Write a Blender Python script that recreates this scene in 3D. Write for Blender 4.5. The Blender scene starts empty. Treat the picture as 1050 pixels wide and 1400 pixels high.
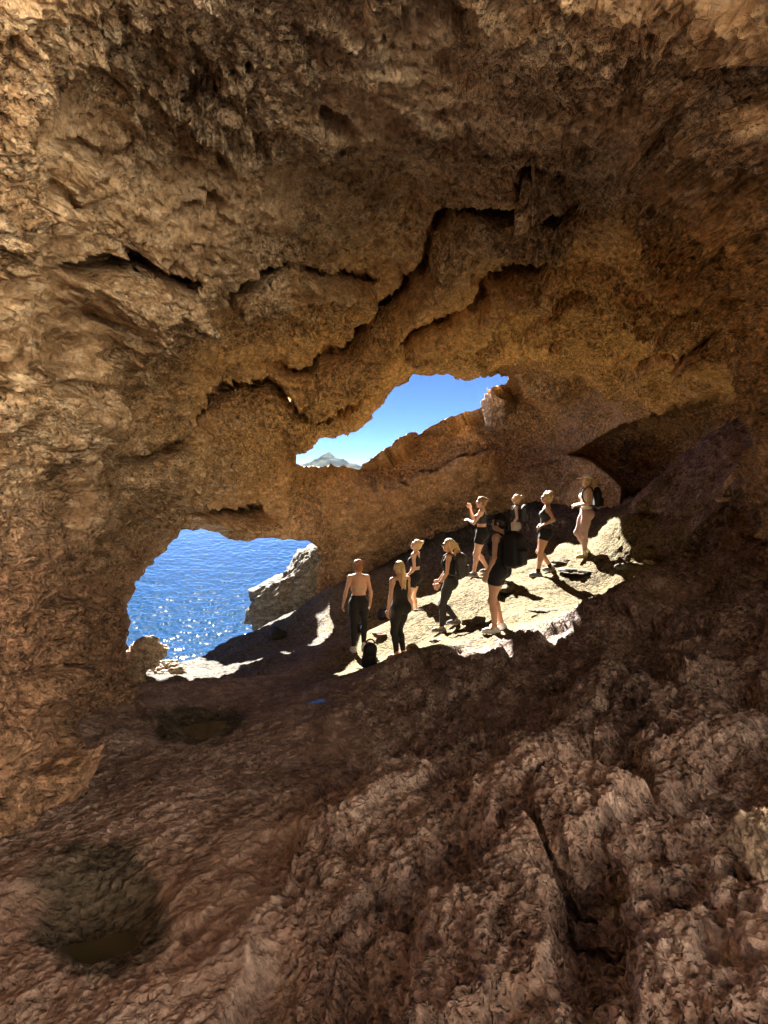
import bpy, math, random, time
import numpy as np
T0 = time.time()
rng = np.random.default_rng(7)
random.seed(7)
R = math.radians
scene = bpy.context.scene
col = scene.collection
f32 = np.float32

# ------------------------------------------------------------------ camera
F = 1052.0            # focal length in pixels of the 1050 x 1400 photograph
CX, CY = 525.0, 700.0
PITCH = 3.0
SEA = -10.0
cp, sp = math.cos(R(PITCH)), math.sin(R(PITCH))

def at(px, py, D):
    """world point seen at photo pixel (px, py) at forward distance D (along world y)"""
    a = (np.asarray(px, float) - CX) / F
    b = (CY - np.asarray(py, float)) / F
    dy = cp + sp * b
    dz = -sp + cp * b
    return np.stack([a / dy * D, np.ones_like(a) * D, dz / dy * D], -1)

def to_px(P):
    P = np.asarray(P)
    x, y, z = P[..., 0], P[..., 1], P[..., 2]
    fw = cp * y - sp * z
    up = sp * y + cp * z
    fw = np.where(fw < 0.05, 0.05, fw)
    return CX + F * x / fw, CY - F * up / fw

# ------------------------------------------------------------------ noise
_G = np.array([[1,1,0],[-1,1,0],[1,-1,0],[-1,-1,0],[1,0,1],[-1,0,1],[1,0,-1],[-1,0,-1],
               [0,1,1],[0,-1,1],[0,1,-1],[0,-1,-1],[1,1,0],[-1,1,0],[0,-1,1],[0,-1,-1]], f32)

def _hash(ix, iy, iz, seed):
    h = (ix.astype(np.uint32) * np.uint32(374761393) + iy.astype(np.uint32) * np.uint32(668265263)
         + iz.astype(np.uint32) * np.uint32(2147483647) + np.uint32((seed * 974634777 + 12345) & 0xffffffff))
    h = (h ^ (h >> np.uint32(13))) * np.uint32(1274126177)
    h = (h ^ (h >> np.uint32(16))) * np.uint32(2246822519)
    return h ^ (h >> np.uint32(15))

def noise(P, seed=0):
    P = P.astype(f32)
    I = np.floor(P).astype(np.int32)
    Fr = P - I
    U = Fr * Fr * Fr * (Fr * (Fr * 6 - 15) + 10)
    out = np.zeros(len(P), f32)
    for dx in (0, 1):
        wx = U[:, 0] if dx else 1 - U[:, 0]
        for dy in (0, 1):
            wy = U[:, 1] if dy else 1 - U[:, 1]
            for dz in (0, 1):
                wz = U[:, 2] if dz else 1 - U[:, 2]
                h = _hash(I[:, 0] + dx, I[:, 1] + dy, I[:, 2] + dz, seed) & np.uint32(15)
                g = _G[h]
                d = g[:, 0] * (Fr[:, 0] - dx) + g[:, 1] * (Fr[:, 1] - dy) + g[:, 2] * (Fr[:, 2] - dz)
                out += wx * wy * wz * d
    return out

def fbm(P, size, octs=4, gain=0.5, seed=0, lac=2.03):
    P = P / size
    a, s = 1.0, np.zeros(len(P), f32)
    for k in range(octs):
        s += a * noise(P + 17.3 * k, seed + k)
        P = P * lac
        a *= gain
    return s

def ridged(P, size, octs=4, gain=0.55, seed=0, lac=2.07):
    P = P / size
    a, s, w = 1.0, np.zeros(len(P), f32), 1.0
    for k in range(octs):
        n = 1 - np.abs(noise(P + 9.1 * k, seed + k)) * 1.6
        n = np.clip(n, 0, 1) ** 2
        s += a * n * w
        w = np.clip(n * 1.3, 0, 1)
        P = P * lac
        a *= gain
    return s

def worley(P, size, seed=0, jit=0.9):
    P = (P / size).astype(f32)
    I = np.floor(P).astype(np.int32)
    Fr = P - I
    f1 = np.full(len(P), 9.0, f32); f2 = np.full(len(P), 9.0, f32)
    cid = np.zeros(len(P), np.uint32)
    for dx in (-1, 0, 1):
        for dy in (-1, 0, 1):
            for dz in (-1, 0, 1):
                h = _hash(I[:, 0] + dx, I[:, 1] + dy, I[:, 2] + dz, seed)
                ox = (h & np.uint32(1023)).astype(f32) / 1023
                oy = ((h >> np.uint32(10)) & np.uint32(1023)).astype(f32) / 1023
                oz = ((h >> np.uint32(20)) & np.uint32(1023)).astype(f32) / 1023
                d = ((dx + .5 + (ox - .5) * jit - Fr[:, 0]) ** 2 + (dy + .5 + (oy - .5) * jit - Fr[:, 1]) ** 2
                     + (dz + .5 + (oz - .5) * jit - Fr[:, 2]) ** 2)
                m = d < f1
                f2 = np.where(m, f1, np.minimum(f2, d))
                cid = np.where(m, h, cid)
                f1 = np.where(m, d, f1)
    return np.sqrt(f1), np.sqrt(f2), (cid >> np.uint32(7)).astype(f32) / (2 ** 25)

def sstep(a, b, x):
    t = np.clip((x - a) / (b - a), 0, 1)
    return t * t * (3 - 2 * t)

def _threaded(fn):
    from concurrent.futures import ThreadPoolExecutor
    def run(P, *a, **k):
        n = len(P)
        if n < 20000: return fn(P, *a, **k)
        parts = [P[i:i + 16384] for i in range(0, n, 16384)]
        with ThreadPoolExecutor(4) as ex_:
            res = list(ex_.map(lambda q: fn(q, *a, **k), parts))
        if isinstance(res[0], tuple):
            return tuple(np.concatenate([r[j] for r in res]) for j in range(len(res[0])))
        return np.concatenate(res)
    return run
fbm, ridged, worley = _threaded(fbm), _threaded(ridged), _threaded(worley)

# ------------------------------------------------------------------ interpolation and outlines
def rbf_fit(X, Y, lam=1e-3):
    n, d = X.shape
    r = np.linalg.norm(X[:, None] - X[None], axis=2)
    K = r ** 2 * np.log(r + 1e-9) + lam * np.eye(n)
    Q = np.hstack([np.ones((n, 1)), X])
    A = np.block([[K, Q], [Q.T, np.zeros((d + 1, d + 1))]])
    return X, np.linalg.solve(A, np.concatenate([Y, np.zeros(d + 1)]))

def rbf_eval(fit, Z):
    return _rbf_eval(Z, fit)

def _rbf_eval(Z, fit):
    X, w = fit
    n = len(X)
    out = np.empty(len(Z))
    for i in range(0, len(Z), 60000):
        z = Z[i:i + 60000]
        r2 = np.maximum((z * z).sum(1)[:, None] + (X * X).sum(1)[None] - 2 * z @ X.T, 0)
        out[i:i + 60000] = (0.5 * r2 * np.log(r2 + 1e-12)) @ w[:n] + w[n] + z @ w[n + 1:]
    return out

_rbf_eval = _threaded(_rbf_eval)

def seg_dist(Q, A, B):
    AB = B - A
    t = np.clip(((Q - A) @ AB) / (AB @ AB), 0, 1)
    C = A + t[:, None] * AB
    return np.linalg.norm(Q - C, axis=1), C, t

def poly_sd(Q, poly):
    poly = np.asarray(poly, float)
    lo, hi = poly.min(0), poly.max(0)
    far = ((Q < lo - 90) | (Q > hi + 90)).any(1)
    d = np.linalg.norm(np.maximum(np.maximum(lo - Q, Q - hi), 0), axis=1)
    cl = np.clip(Q, lo, hi)
    if (~far).any():
        a_, b_ = _poly_sd(Q[~far], poly)
        d[~far] = a_; cl[~far] = b_
    return d, cl

def _poly_sd(Q, poly):
    """signed distance to a closed outline (negative inside) and the closest point on it"""
    poly = np.asarray(poly, float)
    best = np.full(len(Q), 1e9); cl = np.zeros((len(Q), 2)); ins = np.zeros(len(Q), bool)
    n = len(poly)
    for i in range(n):
        A, B = poly[i], poly[(i + 1) % n]
        d, C, _ = seg_dist(Q, A, B)
        m = d < best
        best[m] = d[m]; cl[m] = C[m]
        cross = (A[1] > Q[:, 1]) != (B[1] > Q[:, 1])
        xx = (B[0] - A[0]) * (Q[:, 1] - A[1]) / (B[1] - A[1] + 1e-12) + A[0]
        ins ^= cross & (Q[:, 0] < xx)
    return np.where(ins, -best, best), cl

def line_sd(Q, pts):
    """distance to an open line, positive on its lower / right side, and the place along it (0..1)"""
    pts = np.asarray(pts, float)
    best = np.full(len(Q), 1e9); sg = np.ones(len(Q)); al = np.zeros(len(Q))
    L = np.linalg.norm(np.diff(pts, axis=0), axis=1); cum = np.concatenate([[0], np.cumsum(L)])
    for i in range(len(pts) - 1):
        A, B = pts[i], pts[i + 1]
        d, C, t = seg_dist(Q, A, B)
        cr = (B[0] - A[0]) * (Q[:, 1] - A[1]) - (B[1] - A[1]) * (Q[:, 0] - A[0])
        m = d < best
        best[m] = d[m]; sg[m] = np.sign(cr[m]); al[m] = (cum[i] + t[m] * L[i]) / cum[-1]
    return best * sg, al

def jag(poly, step=7, amp=2.2, seed=3, closed=True):
    """break an outline up into a rough rock edge"""
    poly = np.asarray(poly, float); out = []
    n = len(poly)
    for i in range(n if closed else n - 1):
        A, B = poly[i], poly[(i + 1) % n]
        k = max(1, int(np.linalg.norm(B - A) / step))
        for j in range(k):
            out.append(A + (B - A) * j / k)
    out = np.array(out)
    P3 = np.column_stack([out, np.zeros(len(out))])
    out[:, 0] += amp * 2 * (noise(P3 / 6.1, seed) + .5 * noise(P3 / 19.0, seed + 1))
    out[:, 1] += amp * 2 * (noise(P3 / 6.1 + 40, seed + 2) + .5 * noise(P3 / 19.0 + 40, seed + 3))
    return out

# ------------------------------------------------------------------ meshes
def link_mesh(name, V, faces, mats=(), smooth=True, parent=None):
    me = bpy.data.meshes.new(name)
    V = np.asarray(V, f32)
    if isinstance(faces, np.ndarray):
        nf, k = faces.shape
        me.vertices.add(len(V)); me.vertices.foreach_set('co', V.ravel())
        me.loops.add(nf * k); me.loops.foreach_set('vertex_index', faces.astype(np.int32).ravel())
        me.polygons.add(nf)
        me.polygons.foreach_set('loop_start', np.arange(0, nf * k, k, dtype=np.int32))
        me.update(calc_edges=True); me.validate()
    else:
        me.from_pydata([tuple(v) for v in V.tolist()], [], faces); me.update()
    me.polygons.foreach_set('use_smooth', np.full(len(me.polygons), smooth))
    for m in (mats if isinstance(mats, (list, tuple)) else [mats]):
        me.materials.append(m)
    o = bpy.data.objects.new(name, me)
    col.objects.link(o)
    if parent is not None:
        o.parent = parent
    return o

def set_attr(o, name, vals):
    a = o.data.attributes.new(name, 'FLOAT', 'POINT')
    a.data.foreach_set('value', np.asarray(vals, f32))

def grid_faces(nr, nc):
    i = np.arange(nr * nc).reshape(nr, nc)
    return np.stack([i[:-1, :-1], i[:-1, 1:], i[1:, 1:], i[1:, :-1]], -1).reshape(-1, 4)

def grid_normals(P, nr, nc):
    G = P.reshape(nr, nc, 3)
    du = np.gradient(G, axis=1); dv = np.gradient(G, axis=0)
    n = np.cross(du, dv); n /= np.linalg.norm(n, axis=2, keepdims=True) + 1e-12
    return n.reshape(-1, 3)

def blur_vec(N, nr, nc, k, it=2):
    G = N.reshape(nr, nc, 3).astype(f32)
    for _ in range(it):
        for ax in (0, 1):
            pad_ = [(0, 0)] * 3; pad_[ax] = (k + 1, k)
            c = np.cumsum(np.pad(G, pad_, mode='edge'), axis=ax, dtype=np.float64)
            n = G.shape[ax]
            hi = np.take(c, np.arange(2 * k + 1, 2 * k + 1 + n), axis=ax); lo = np.take(c, np.arange(0, n), axis=ax)
            G = ((hi - lo) / (2 * k + 1)).astype(f32)
    G /= np.linalg.norm(G, axis=2, keepdims=True) + 1e-9
    return G.reshape(-1, 3)

def tag(o, label=None, cat=None, group=None, kind=None):
    if label: o['label'] = label
    if cat: o['category'] = cat
    if group: o['group'] = group
    if kind: o['kind'] = kind
    return o

# ------------------------------------------------------------------ material helpers
def new_mat(name):
    m = bpy.data.materials.new(name); m.use_nodes = True
    nt = m.node_tree
    bs = nt.nodes['Principled BSDF']
    return m, nt, bs

def nd(nt, typ, **kw):
    n = nt.nodes.new(typ)
    for k, v in kw.items():
        if k.startswith('_'):
            setattr(n, k[1:], v)
        else:
            n.inputs[k.replace('__', ' ')].default_value = v
    return n

def lk(nt, a, b):
    nt.links.new(a, b)

def mixc(nt, fac, a, b, mode='MIX'):
    n = nt.nodes.new('ShaderNodeMix'); n.data_type = 'RGBA'; n.blend_type = mode
    for sock, v in ((n.inputs[0], fac), (n.inputs[6], a), (n.inputs[7], b)):
        if hasattr(v, 'links') or hasattr(v, 'is_linked'):
            lk(nt, v, sock)
        else:
            sock.default_value = v if not isinstance(v, tuple) else (*v, 1)[:4]
    return n.outputs[2]

def ramp(nt, src, stops, interp='LINEAR'):
    n = nt.nodes.new('ShaderNodeValToRGB'); n.color_ramp.interpolation = interp
    e = n.color_ramp.elements
    while len(e) > 1: e.remove(e[-1])
    for i, (p, c) in enumerate(stops):
        if i: el = e.new(p)
        else: el = e[0]; el.position = p
        el.color = (c, c, c, 1) if not isinstance(c, tuple) else (*c, 1)
    lk(nt, src, n.inputs[0])
    return n.outputs[0]
# ================================================================== ROCK MATERIAL
def rock_material(name, base, light, dark, tints, bump=0.8, streak=(1, 1, 1), rough=0.92, spec=0.25):
    m, nt, bs = new_mat(name)
    geo = nt.nodes.new('ShaderNodeNewGeometry')
    pos = geo.outputs['Position']
    mp = nd(nt, 'ShaderNodeMapping'); lk(nt, pos, mp.inputs[0]); mp.inputs['Scale'].default_value = streak
    mp.inputs['Rotation'].default_value = (R(20), R(-25), R(20))
    def nz(sc, de, ro, src=None, dist=0.0):
        n = nd(nt, 'ShaderNodeTexNoise', Scale=sc, Detail=de, Roughness=ro, Distortion=dist); lk(nt, src or mp.outputs[0], n.inputs['Vector']); return n
    n1 = nz(.9, 6, .6); n2 = nz(4.0, 4, .6, None, .4); n3 = nz(13.0, 3, .6, pos, .5); n4 = nz(34.0, 3, .55, pos, .3)
    c = mixc(nt, ramp(nt, n1.outputs[0], [(.38, 0.0), (.62, 1.0)]), dark, base)
    c = mixc(nt, ramp(nt, n2.outputs[0], [(.48, 0.0), (.64, .7)]), c, light)
    c = mixc(nt, ramp(nt, n2.outputs[0], [(.34, .6), (.46, 0.0)]), c, dark)
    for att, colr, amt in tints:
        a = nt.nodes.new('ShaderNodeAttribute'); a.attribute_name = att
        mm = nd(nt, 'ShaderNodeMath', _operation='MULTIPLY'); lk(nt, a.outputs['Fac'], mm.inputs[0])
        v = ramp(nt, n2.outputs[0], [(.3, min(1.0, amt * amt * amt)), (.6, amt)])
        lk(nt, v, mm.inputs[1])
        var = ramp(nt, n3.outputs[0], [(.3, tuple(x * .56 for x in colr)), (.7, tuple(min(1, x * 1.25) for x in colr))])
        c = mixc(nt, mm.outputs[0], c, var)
    # grain: crust and specks, with the shading of fine pits put into the colour
    ga_ = nt.nodes.new('ShaderNodeAttribute'); ga_.attribute_name = 'calm'
    inv = nd(nt, 'ShaderNodeMath', _operation='SUBTRACT'); inv.inputs[0].default_value = 1.0; lk(nt, ga_.outputs['Fac'], inv.inputs[1])
    for n, lo, hi in ((n3, .50, .62), (n4, .50, .62)):
        k = ramp(nt, n.outputs[0], [(1 - hi - .04, .50), (1 - hi + .07, .93), (lo, 1.0), (hi, 1.22), (hi + .12, 1.46)])
        c = mixc(nt, inv.outputs[0], c, k, 'MULTIPLY')
    lk(nt, c, bs.inputs['Base Color'])
    bs.inputs['Roughness'].default_value = rough
    bs.inputs['Specular IOR Level'].default_value = spec
    v1 = nd(nt, 'ShaderNodeTexVoronoi', Scale=17.0); v1.feature = 'F1'
    wv = nd(nt, 'ShaderNodeVectorMath', _operation='ADD'); lk(nt, pos, wv.inputs[0])
    sc = nd(nt, 'ShaderNodeVectorMath', _operation='SCALE'); sc.inputs['Scale'].default_value = .10
    lk(nt, n3.outputs['Color'], sc.inputs[0]); lk(nt, sc.outputs[0], wv.inputs[1]); lk(nt, wv.outputs[0], v1.inputs['Vector'])
    last = None
    bst = nd(nt, 'ShaderNodeMath', _operation='MULTIPLY'); lk(nt, inv.outputs[0], bst.inputs[0]); bst.inputs[1].default_value = bump
    for src, dist in ((n4.outputs[0], .035), (v1.outputs['Distance'], .05), (n3.outputs[0], .08)):
        b = nd(nt, 'ShaderNodeBump', Strength=bump, Distance=dist); lk(nt, src, b.inputs['Height']); lk(nt, bst.outputs[0], b.inputs['Strength'])
        if last: lk(nt, last, b.inputs['Normal'])
        last = b.outputs[0]
    lk(nt, last, bs.inputs['Normal'])
    return m

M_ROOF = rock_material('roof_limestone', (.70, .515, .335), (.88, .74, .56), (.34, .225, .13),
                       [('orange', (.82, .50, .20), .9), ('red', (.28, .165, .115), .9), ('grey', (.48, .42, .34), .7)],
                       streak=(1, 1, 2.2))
M_FLOOR = rock_material('floor_limestone', (.345, .262, .245), (.45, .37, .35), (.215, .152, .137),
                        [('rust', (.26, .15, .11), .3), ('pale', (.152, .119, .062), 1.0), ('grey', (.11, .101, .088), 1.0), ('damp', (.10, .085, .07), 1.0), ('bounce_ground', (.66, .56, .42), 1.0)],  # pale darkens the sunlit patch; last tint is unseen ground bouncing light
                        streak=(1.6, .7, 1.6), rough=1.0, spec=.12)
M_OUT = rock_material('outer_limestone', (.42, .34, .25), (.55, .47, .36), (.28, .22, .16), [], rough=.95)

# ================================================================== CAVE SHELL (roof, side walls, back wall)
SKY_HOLE = [(396,632),(404,613),(424,605),(428,594),(424,586),(440,583),(456,583),(475,585),(495,573),(515,556),(530,541),
            (535,530),(558,521),(565,510),(582,511),(600,508),(625,512),(640,517),(665,514),(697,514),
            (691,524),(672,531),(671,543),(661,554),(638,562),(619,571),(608,573),(589,585),(575,597),(569,591),(558,593),
            (539,602),(528,613),(512,619),(497,627),(486,636),(467,634),(451,633),(436,635),(417,632),(409,628)]
SEA_HOLE = [(245,721),(268,721),(292,725),(314,738),(338,739),(356,735),(393,737),(420,740),(433,748),(436,764),(432,790),(425,830),
            (400,880),(330,960),(250,975),(190,960),(160,930),(172,905),(170,880),(180,852),(172,826),(185,806),(193,788),(213,764),(231,745),(240,733)]
SKYJ = jag(SKY_HOLE, 5, 1.6, 5); SEAJ = jag(SEA_HOLE, 6, 1.5, 11)

SHELL_PTS = [  # pixel x, pixel y, forward distance
 (525,0,4.9),(250,0,4.7),(0,0,4.1),(780,0,4.9),(1050,0,4.1),
 (0,150,4.5),(0,300,4.9),(0,450,5.3),(0,600,5.5),(0,750,5.4),(0,900,5.1),(0,1050,4.8),(0,1200,4.6),
 (120,150,5.4),(120,300,6.4),(120,450,7.5),(120,600,8.3),(100,750,8.0),(100,900,7.6),(60,1000,6.3),
 (250,150,6.0),(250,300,7.7),(250,450,9.6),(240,560,11.0),(200,650,11.3),(170,740,11.2),(150,850,10.6),(140,940,9.6),
 (240,690,13.6),(242,720,14.0),(190,790,13.0),(175,830,12.6),(180,860,12.6),(165,910,11.6),
 (400,150,6.3),(400,300,8.6),(400,400,10.2),(380,480,11.8),(350,560,13.4),(400,560,14.0),(330,620,14.8),(300,655,15.4),
 (525,100,5.9),(525,200,7.5),(525,300,9.3),(525,400,11.4),(525,480,13.4),
 (650,150,6.7),(650,300,9.2),(680,400,11.6),(650,470,13.8),
 (780,150,6.6),(780,300,9.0),(790,400,11.2),(780,470,13.4),
 (900,100,5.6),(900,200,6.5),(900,300,7.8),(900,400,9.9),(880,470,12.4),
 (1050,150,4.4),(1050,300,5.0),(1050,450,6.4),(1000,380,7.4),(1000,470,9.6),(1050,540,8.2),(1050,640,8.6),
 (430,588,15.5),(500,570,15.3),(540,525,15.0),(600,508,15.2),(650,514,17.0),(697,514,21.5),(425,604,15.8),(398,622,17.4),
 (690,525,23.5),(640,562,24.0),(570,595,24.0),(500,626,23.0),(450,633,21.0),(410,630,18.6),
 (340,690,17.5),(300,700,16.6),(255,705,15.0),(260,720,15.6),(340,737,17.6),(400,737,18.6),(434,755,20.0),(400,680,19.0),
 (480,690,21.4),(560,660,22.6),(640,620,22.8),(720,570,24.0),(720,620,24.0),(700,670,23.4),(600,710,23.4),(520,740,22.6),(460,770,21.2),(440,800,20.0),
 (560,800,23.4),(700,730,23.6),(780,720,21.6),
 (800,530,20.0),(800,580,21.4),(780,640,22.2),(820,680,20.6),(870,530,16.8),(940,520,13.4),(1000,530,11.6),(1035,545,10.2),(1040,600,10.4),(900,720,17.0),(1000,720,12.6),(1050,750,9.6)]
NICHE = [(786,622),(812,600),(836,590),(880,567),(930,552),(980,547),(1010,553),(1028,568),(1035,592),(1030,612),(1010,650),(960,700),
         (880,720),(846,700),(852,668),(838,648),(812,634)]

def dir_az_el(P):
    return np.degrees(np.arctan2(P[..., 0], P[..., 1])), np.degrees(np.arctan2(P[..., 2], np.hypot(P[..., 0], P[..., 1])))

pts = np.array(SHELL_PTS, float)
W = at(pts[:, 0], pts[:, 1], pts[:, 2])
az, el = dir_az_el(W); rad = np.linalg.norm(W, axis=1)
extra = [  # az, el, radius : the parts of the cave outside the frame
 (0,45,5.0),(-30,45,5.2),(30,45,5.0),(0,65,4.8),(-60,60,5.4),(60,60,5.4),(-75,40,5.6),(90,40,6.5),(-45,30,5.0),(45,30,5.0),(100,60,5.6),
 (-45,0,4.9),(-45,-30,4.4),(45,0,5.2),(45,-20,4.8),(-60,0,5.4),(-80,0,6.0),(-75,-30,6.0),(60,0,6),(90,0,7.5),(90,-20,7.5),(105,0,8),
 (-130,0,7.5),(-190,0,7.5),(-160,0,7.5),(-190,40,6.0),(-130,40,5.5),(-160,-30,8),(-190,75,5),(0,89,4.8),(-150,75,5),
 (-30,-35,4.0),(0,-35,9.0),(30,-35,8.0),(-20,-25,6),(0,-20,14),(20,-18,14)]
ex = np.array(extra, float)
X = np.concatenate([np.column_stack([az, el]), ex[:, :2]])
Y = np.log(np.concatenate([rad, ex[:, 2]]))
SHELL_FIT = rbf_fit(X, Y, lam=.5)

def axis_vals(lo, hi, step, ext_lo, ext_hi, grow=1.12):
    core = np.arange(lo, hi + step * .5, step)
    def ext(start, end, sgn):
        out, s, v = [], step, start
        while (v - end) * sgn < 0 and len(out) < 400:
            s = min(s * grow, 2.0); v = v + sgn * s; out.append(v)
        return out
    return np.concatenate([ext(core[0], ext_lo, -1)[::-1], core, ext(core[-1], ext_hi, 1)])

STEP = 0.085
AZ = axis_vals(-28.2, 28.2, STEP, -176, 112)
EL = axis_vals(-23.5, 31.8, STEP, -42, 89)
nr, nc = len(EL), len(AZ)
# rows are spread evenly along the rock itself, so that steep and grazing parts get as much detail as the rest
ca_ = AZ[::8]; 
if ca_[-1] != AZ[-1]: ca_ = np.append(ca_, AZ[-1])
ga, ge = np.meshgrid(ca_, EL)
gr = np.exp(rbf_eval(SHELL_FIT, np.column_stack([ga.ravel(), ge.ravel()]))).reshape(ga.shape)
gP = np.stack([gr * np.cos(np.radians(ge)) * np.sin(np.radians(ga)), gr * np.cos(np.radians(ge)) * np.cos(np.radians(ga)), gr * np.sin(np.radians(ge))], -1)
seg = np.linalg.norm(np.diff(gP, axis=0), axis=2) / gr[1:]
dE = np.radians(np.diff(EL))[:, None]
met = (.45 + .55 * np.clip(seg / dE, 1, 4))
cum = np.concatenate([np.zeros((1, met.shape[1])), np.cumsum(met, 0)]); cum *= (nr - 1) / cum[-1]
eN = np.column_stack([np.interp(np.arange(nr), cum[:, k], EL) for k in range(len(ca_))])
eF = np.stack([np.interp(AZ, ca_, eN[r]) for r in range(nr)])
aa, ee = np.meshgrid(AZ, EL)
aa = aa.ravel(); ee = eF.ravel()

def px_of(aa, ee):
    ca, sa, ce, se = np.cos(np.radians(aa)), np.sin(np.radians(aa)), np.cos(np.radians(ee)), np.sin(np.radians(ee))
    d = np.column_stack([sa * ce, ca * ce, se])
    u, v = to_px(d * 10)
    behind = d[:, 1] * cp - d[:, 2] * sp < .12
    u = np.where(behind, 1e5 * np.sign(sa + 1e-9), u); v = np.where(behind, -1e5, v)
    return d, np.column_stack([u, v])

dirs, Q = px_of(aa, ee)
sdA, clA = poly_sd(Q, SKYJ); sdB, clB = poly_sd(Q, SEAJ)
hole = (sdA < 0) | (sdB < 0)
faces = grid_faces(nr, nc)
keep = ~hole[faces].all(1)
fa_, fe_ = aa[faces].mean(1), ee[faces].mean(1)
keep &= ~((fa_ > 44 + 1.5 * np.sin(fe_ * .5)) & (fe_ < 34 + 3 * np.sin(fa_ * .3)))     # side mouth added right of the frame to let fill light in
keep &= ~((fa_ < -43) & (fa_ > -90 + 2 * np.sin(fe_ * .5)) & (fe_ < 2 + 3 * np.sin(fa_ * .3)))     # a lower one added on the left, also for fill light
used = np.zeros(len(aa), bool); used[faces[keep].ravel()] = True
snap = used & hole
cl = np.where((sdA < sdB)[:, None], clA, clB)
Pn = at(cl[snap, 0], cl[snap, 1], 10.0)
a2, e2 = dir_az_el(Pn)
aa[snap] = a2; ee[snap] = e2
dirs, Q = px_of(aa, ee)
logr = rbf_eval(SHELL_FIT, np.column_stack([aa, ee]))
base_r = np.exp(logr)
# the dark niche at the right
sdN, _ = poly_sd(Q, jag(NICHE, 9, 1.2, 21))
u_ = Q[:, 0]
niche_depth = np.interp(u_, [780, 840, 900, 960, 1035], [.6, 2.6, 4.2, 4.6, 3.0])
base_r = base_r + niche_depth * sstep(1.5, -5, sdN) + .9 * niche_depth / 4 * sstep(0, -60, sdN)
edge = np.minimum(np.abs(np.where(hole, 0, sdA)), np.abs(np.where(hole, 0, sdB)))
P = (dirs * base_r[:, None]).astype(f32)

def shell_normals(P):
    n = grid_normals(P, nr, nc)
    s = np.sign((n * dirs).sum(1))
    return (-n * s[:, None]).astype(f32)      # into the cave

# ledges and cracks: (line, depth, width in px, lip sharpness)
LEDGES = [
 ([(150,640),(220,602),(270,580),(290,553),(330,527),(372,520),(400,522),(440,540),(500,530),(530,516)], .42, 26),
 ([(355,500),(400,496),(440,486),(470,470),(486,432),(540,395),(578,348),(583,318),(615,282),(650,266),(690,262),(715,258),(760,252),(800,254),(828,266)], .5, 24),
 ([(538,432),(570,414),(610,402),(640,386),(665,356),(720,352),(760,336)], .34, 18),
 ([(415,365),(450,376),(480,372),(500,382),(522,388)], .32, 9),
 ([(100,378),(150,350),(180,338),(215,353),(268,366)], .55, 34),
 ([(300,425),(296,395),(320,368),(350,352),(385,345),(402,356)], .42, 22),
 ([(0,575),(50,545),(110,522),(180,528)], .28, 42),
 ([(244,690),(290,689),(348,680)], .8, 11),
 ([(388,628),(399,596),(408,580),(430,576)], .4, 8),
 ([(862,502),(900,486),(950,466),(986,452)], .3, 7),
 ([(556,652),(600,640),(650,620),(672,612)], .35, 9),
 ([(690,662),(722,642),(760,626),(800,602)], .2, 7),
 ([(500,668),(530,660),(560,664)], .3, 6),
 ([(1000,330),(960,372),(930,400)], .15, 12),
 ([(225,500),(245,508),(262,506)], .2, 9),
 ([(700,215),(722,205),(730,190)], .3, 10),
 ([(60,250),(105,262),(125,300)], .2, 24),
 ([(110,215),(150,222),(175,245)], .25, 20),
 ([(250,190),(270,165),(300,150),(335,150)], .22, 26),
 ([(0,255),(30,270),(40,290)], .2, 20),
 ([(0,920),(60,905),(120,915)], .22, 22),
 ([(0,1060),(50,1040),(110,1050)], .22, 26),
 ([(20,830),(70,815),(120,830)], .22, 20),
 ([(620,470),(680,452),(740,440)], .12, 10),
 ([(700,420),(760,402),(830,392)], .12, 10),
 ([(880,450),(930,425),(975,418)], .15, 12),
]
PITS = [(126,746,20,13,.6),(152,440,15,9,.45),(245,510,16,6,.4),(203,152,5,7,.3),(462,160,24,15,.35),(345,215,26,18,.35),
        (290,215,20,15,.25),(310,235,10,12,.3),(720,205,10,12,.35),(872,436,5,7,.3),(60,180,22,30,.4),(180,108,20,14,.35),
        (160,110,12,16,.3),(20,55,14,16,.4),(80,28,26,10,.3),(135,165,20,34,.3),(790,538,22,16,.3),(735,545,8,10,.15),
        (610,8,30,16,.4),(1030,110,40,34,.5),(1010,265,36,34,.35),(930,170,22,18,.3),(905,190,14,30,.3),(520,215,14,10,.3),
        (30,520,16,10,.4),(215,690,14,8,.3),(75,770,18,9,.35),(640,20,24,10,.3),(430,140,5,4,.3),(1000,120,24,50,.3),(345,125,4,5,.3)]
big = fbm(P, 2.6, 3, .5, 31) * .42
N1 = blur_vec(shell_normals(P), nr, nc, 6)
feat = np.zeros(len(P), f32); feat_r = np.zeros(len(P), f32)
wob = np.column_stack([fbm(P, .35, 3, .5, 71), fbm(P, .35, 3, .5, 75)]) * 11
Qw = Q + wob * .35
inview = (np.abs(Q[:, 0] - 525) < 700) & (np.abs(Q[:, 1] - 600) < 800)
iv = np.where(inview)[0]
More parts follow.
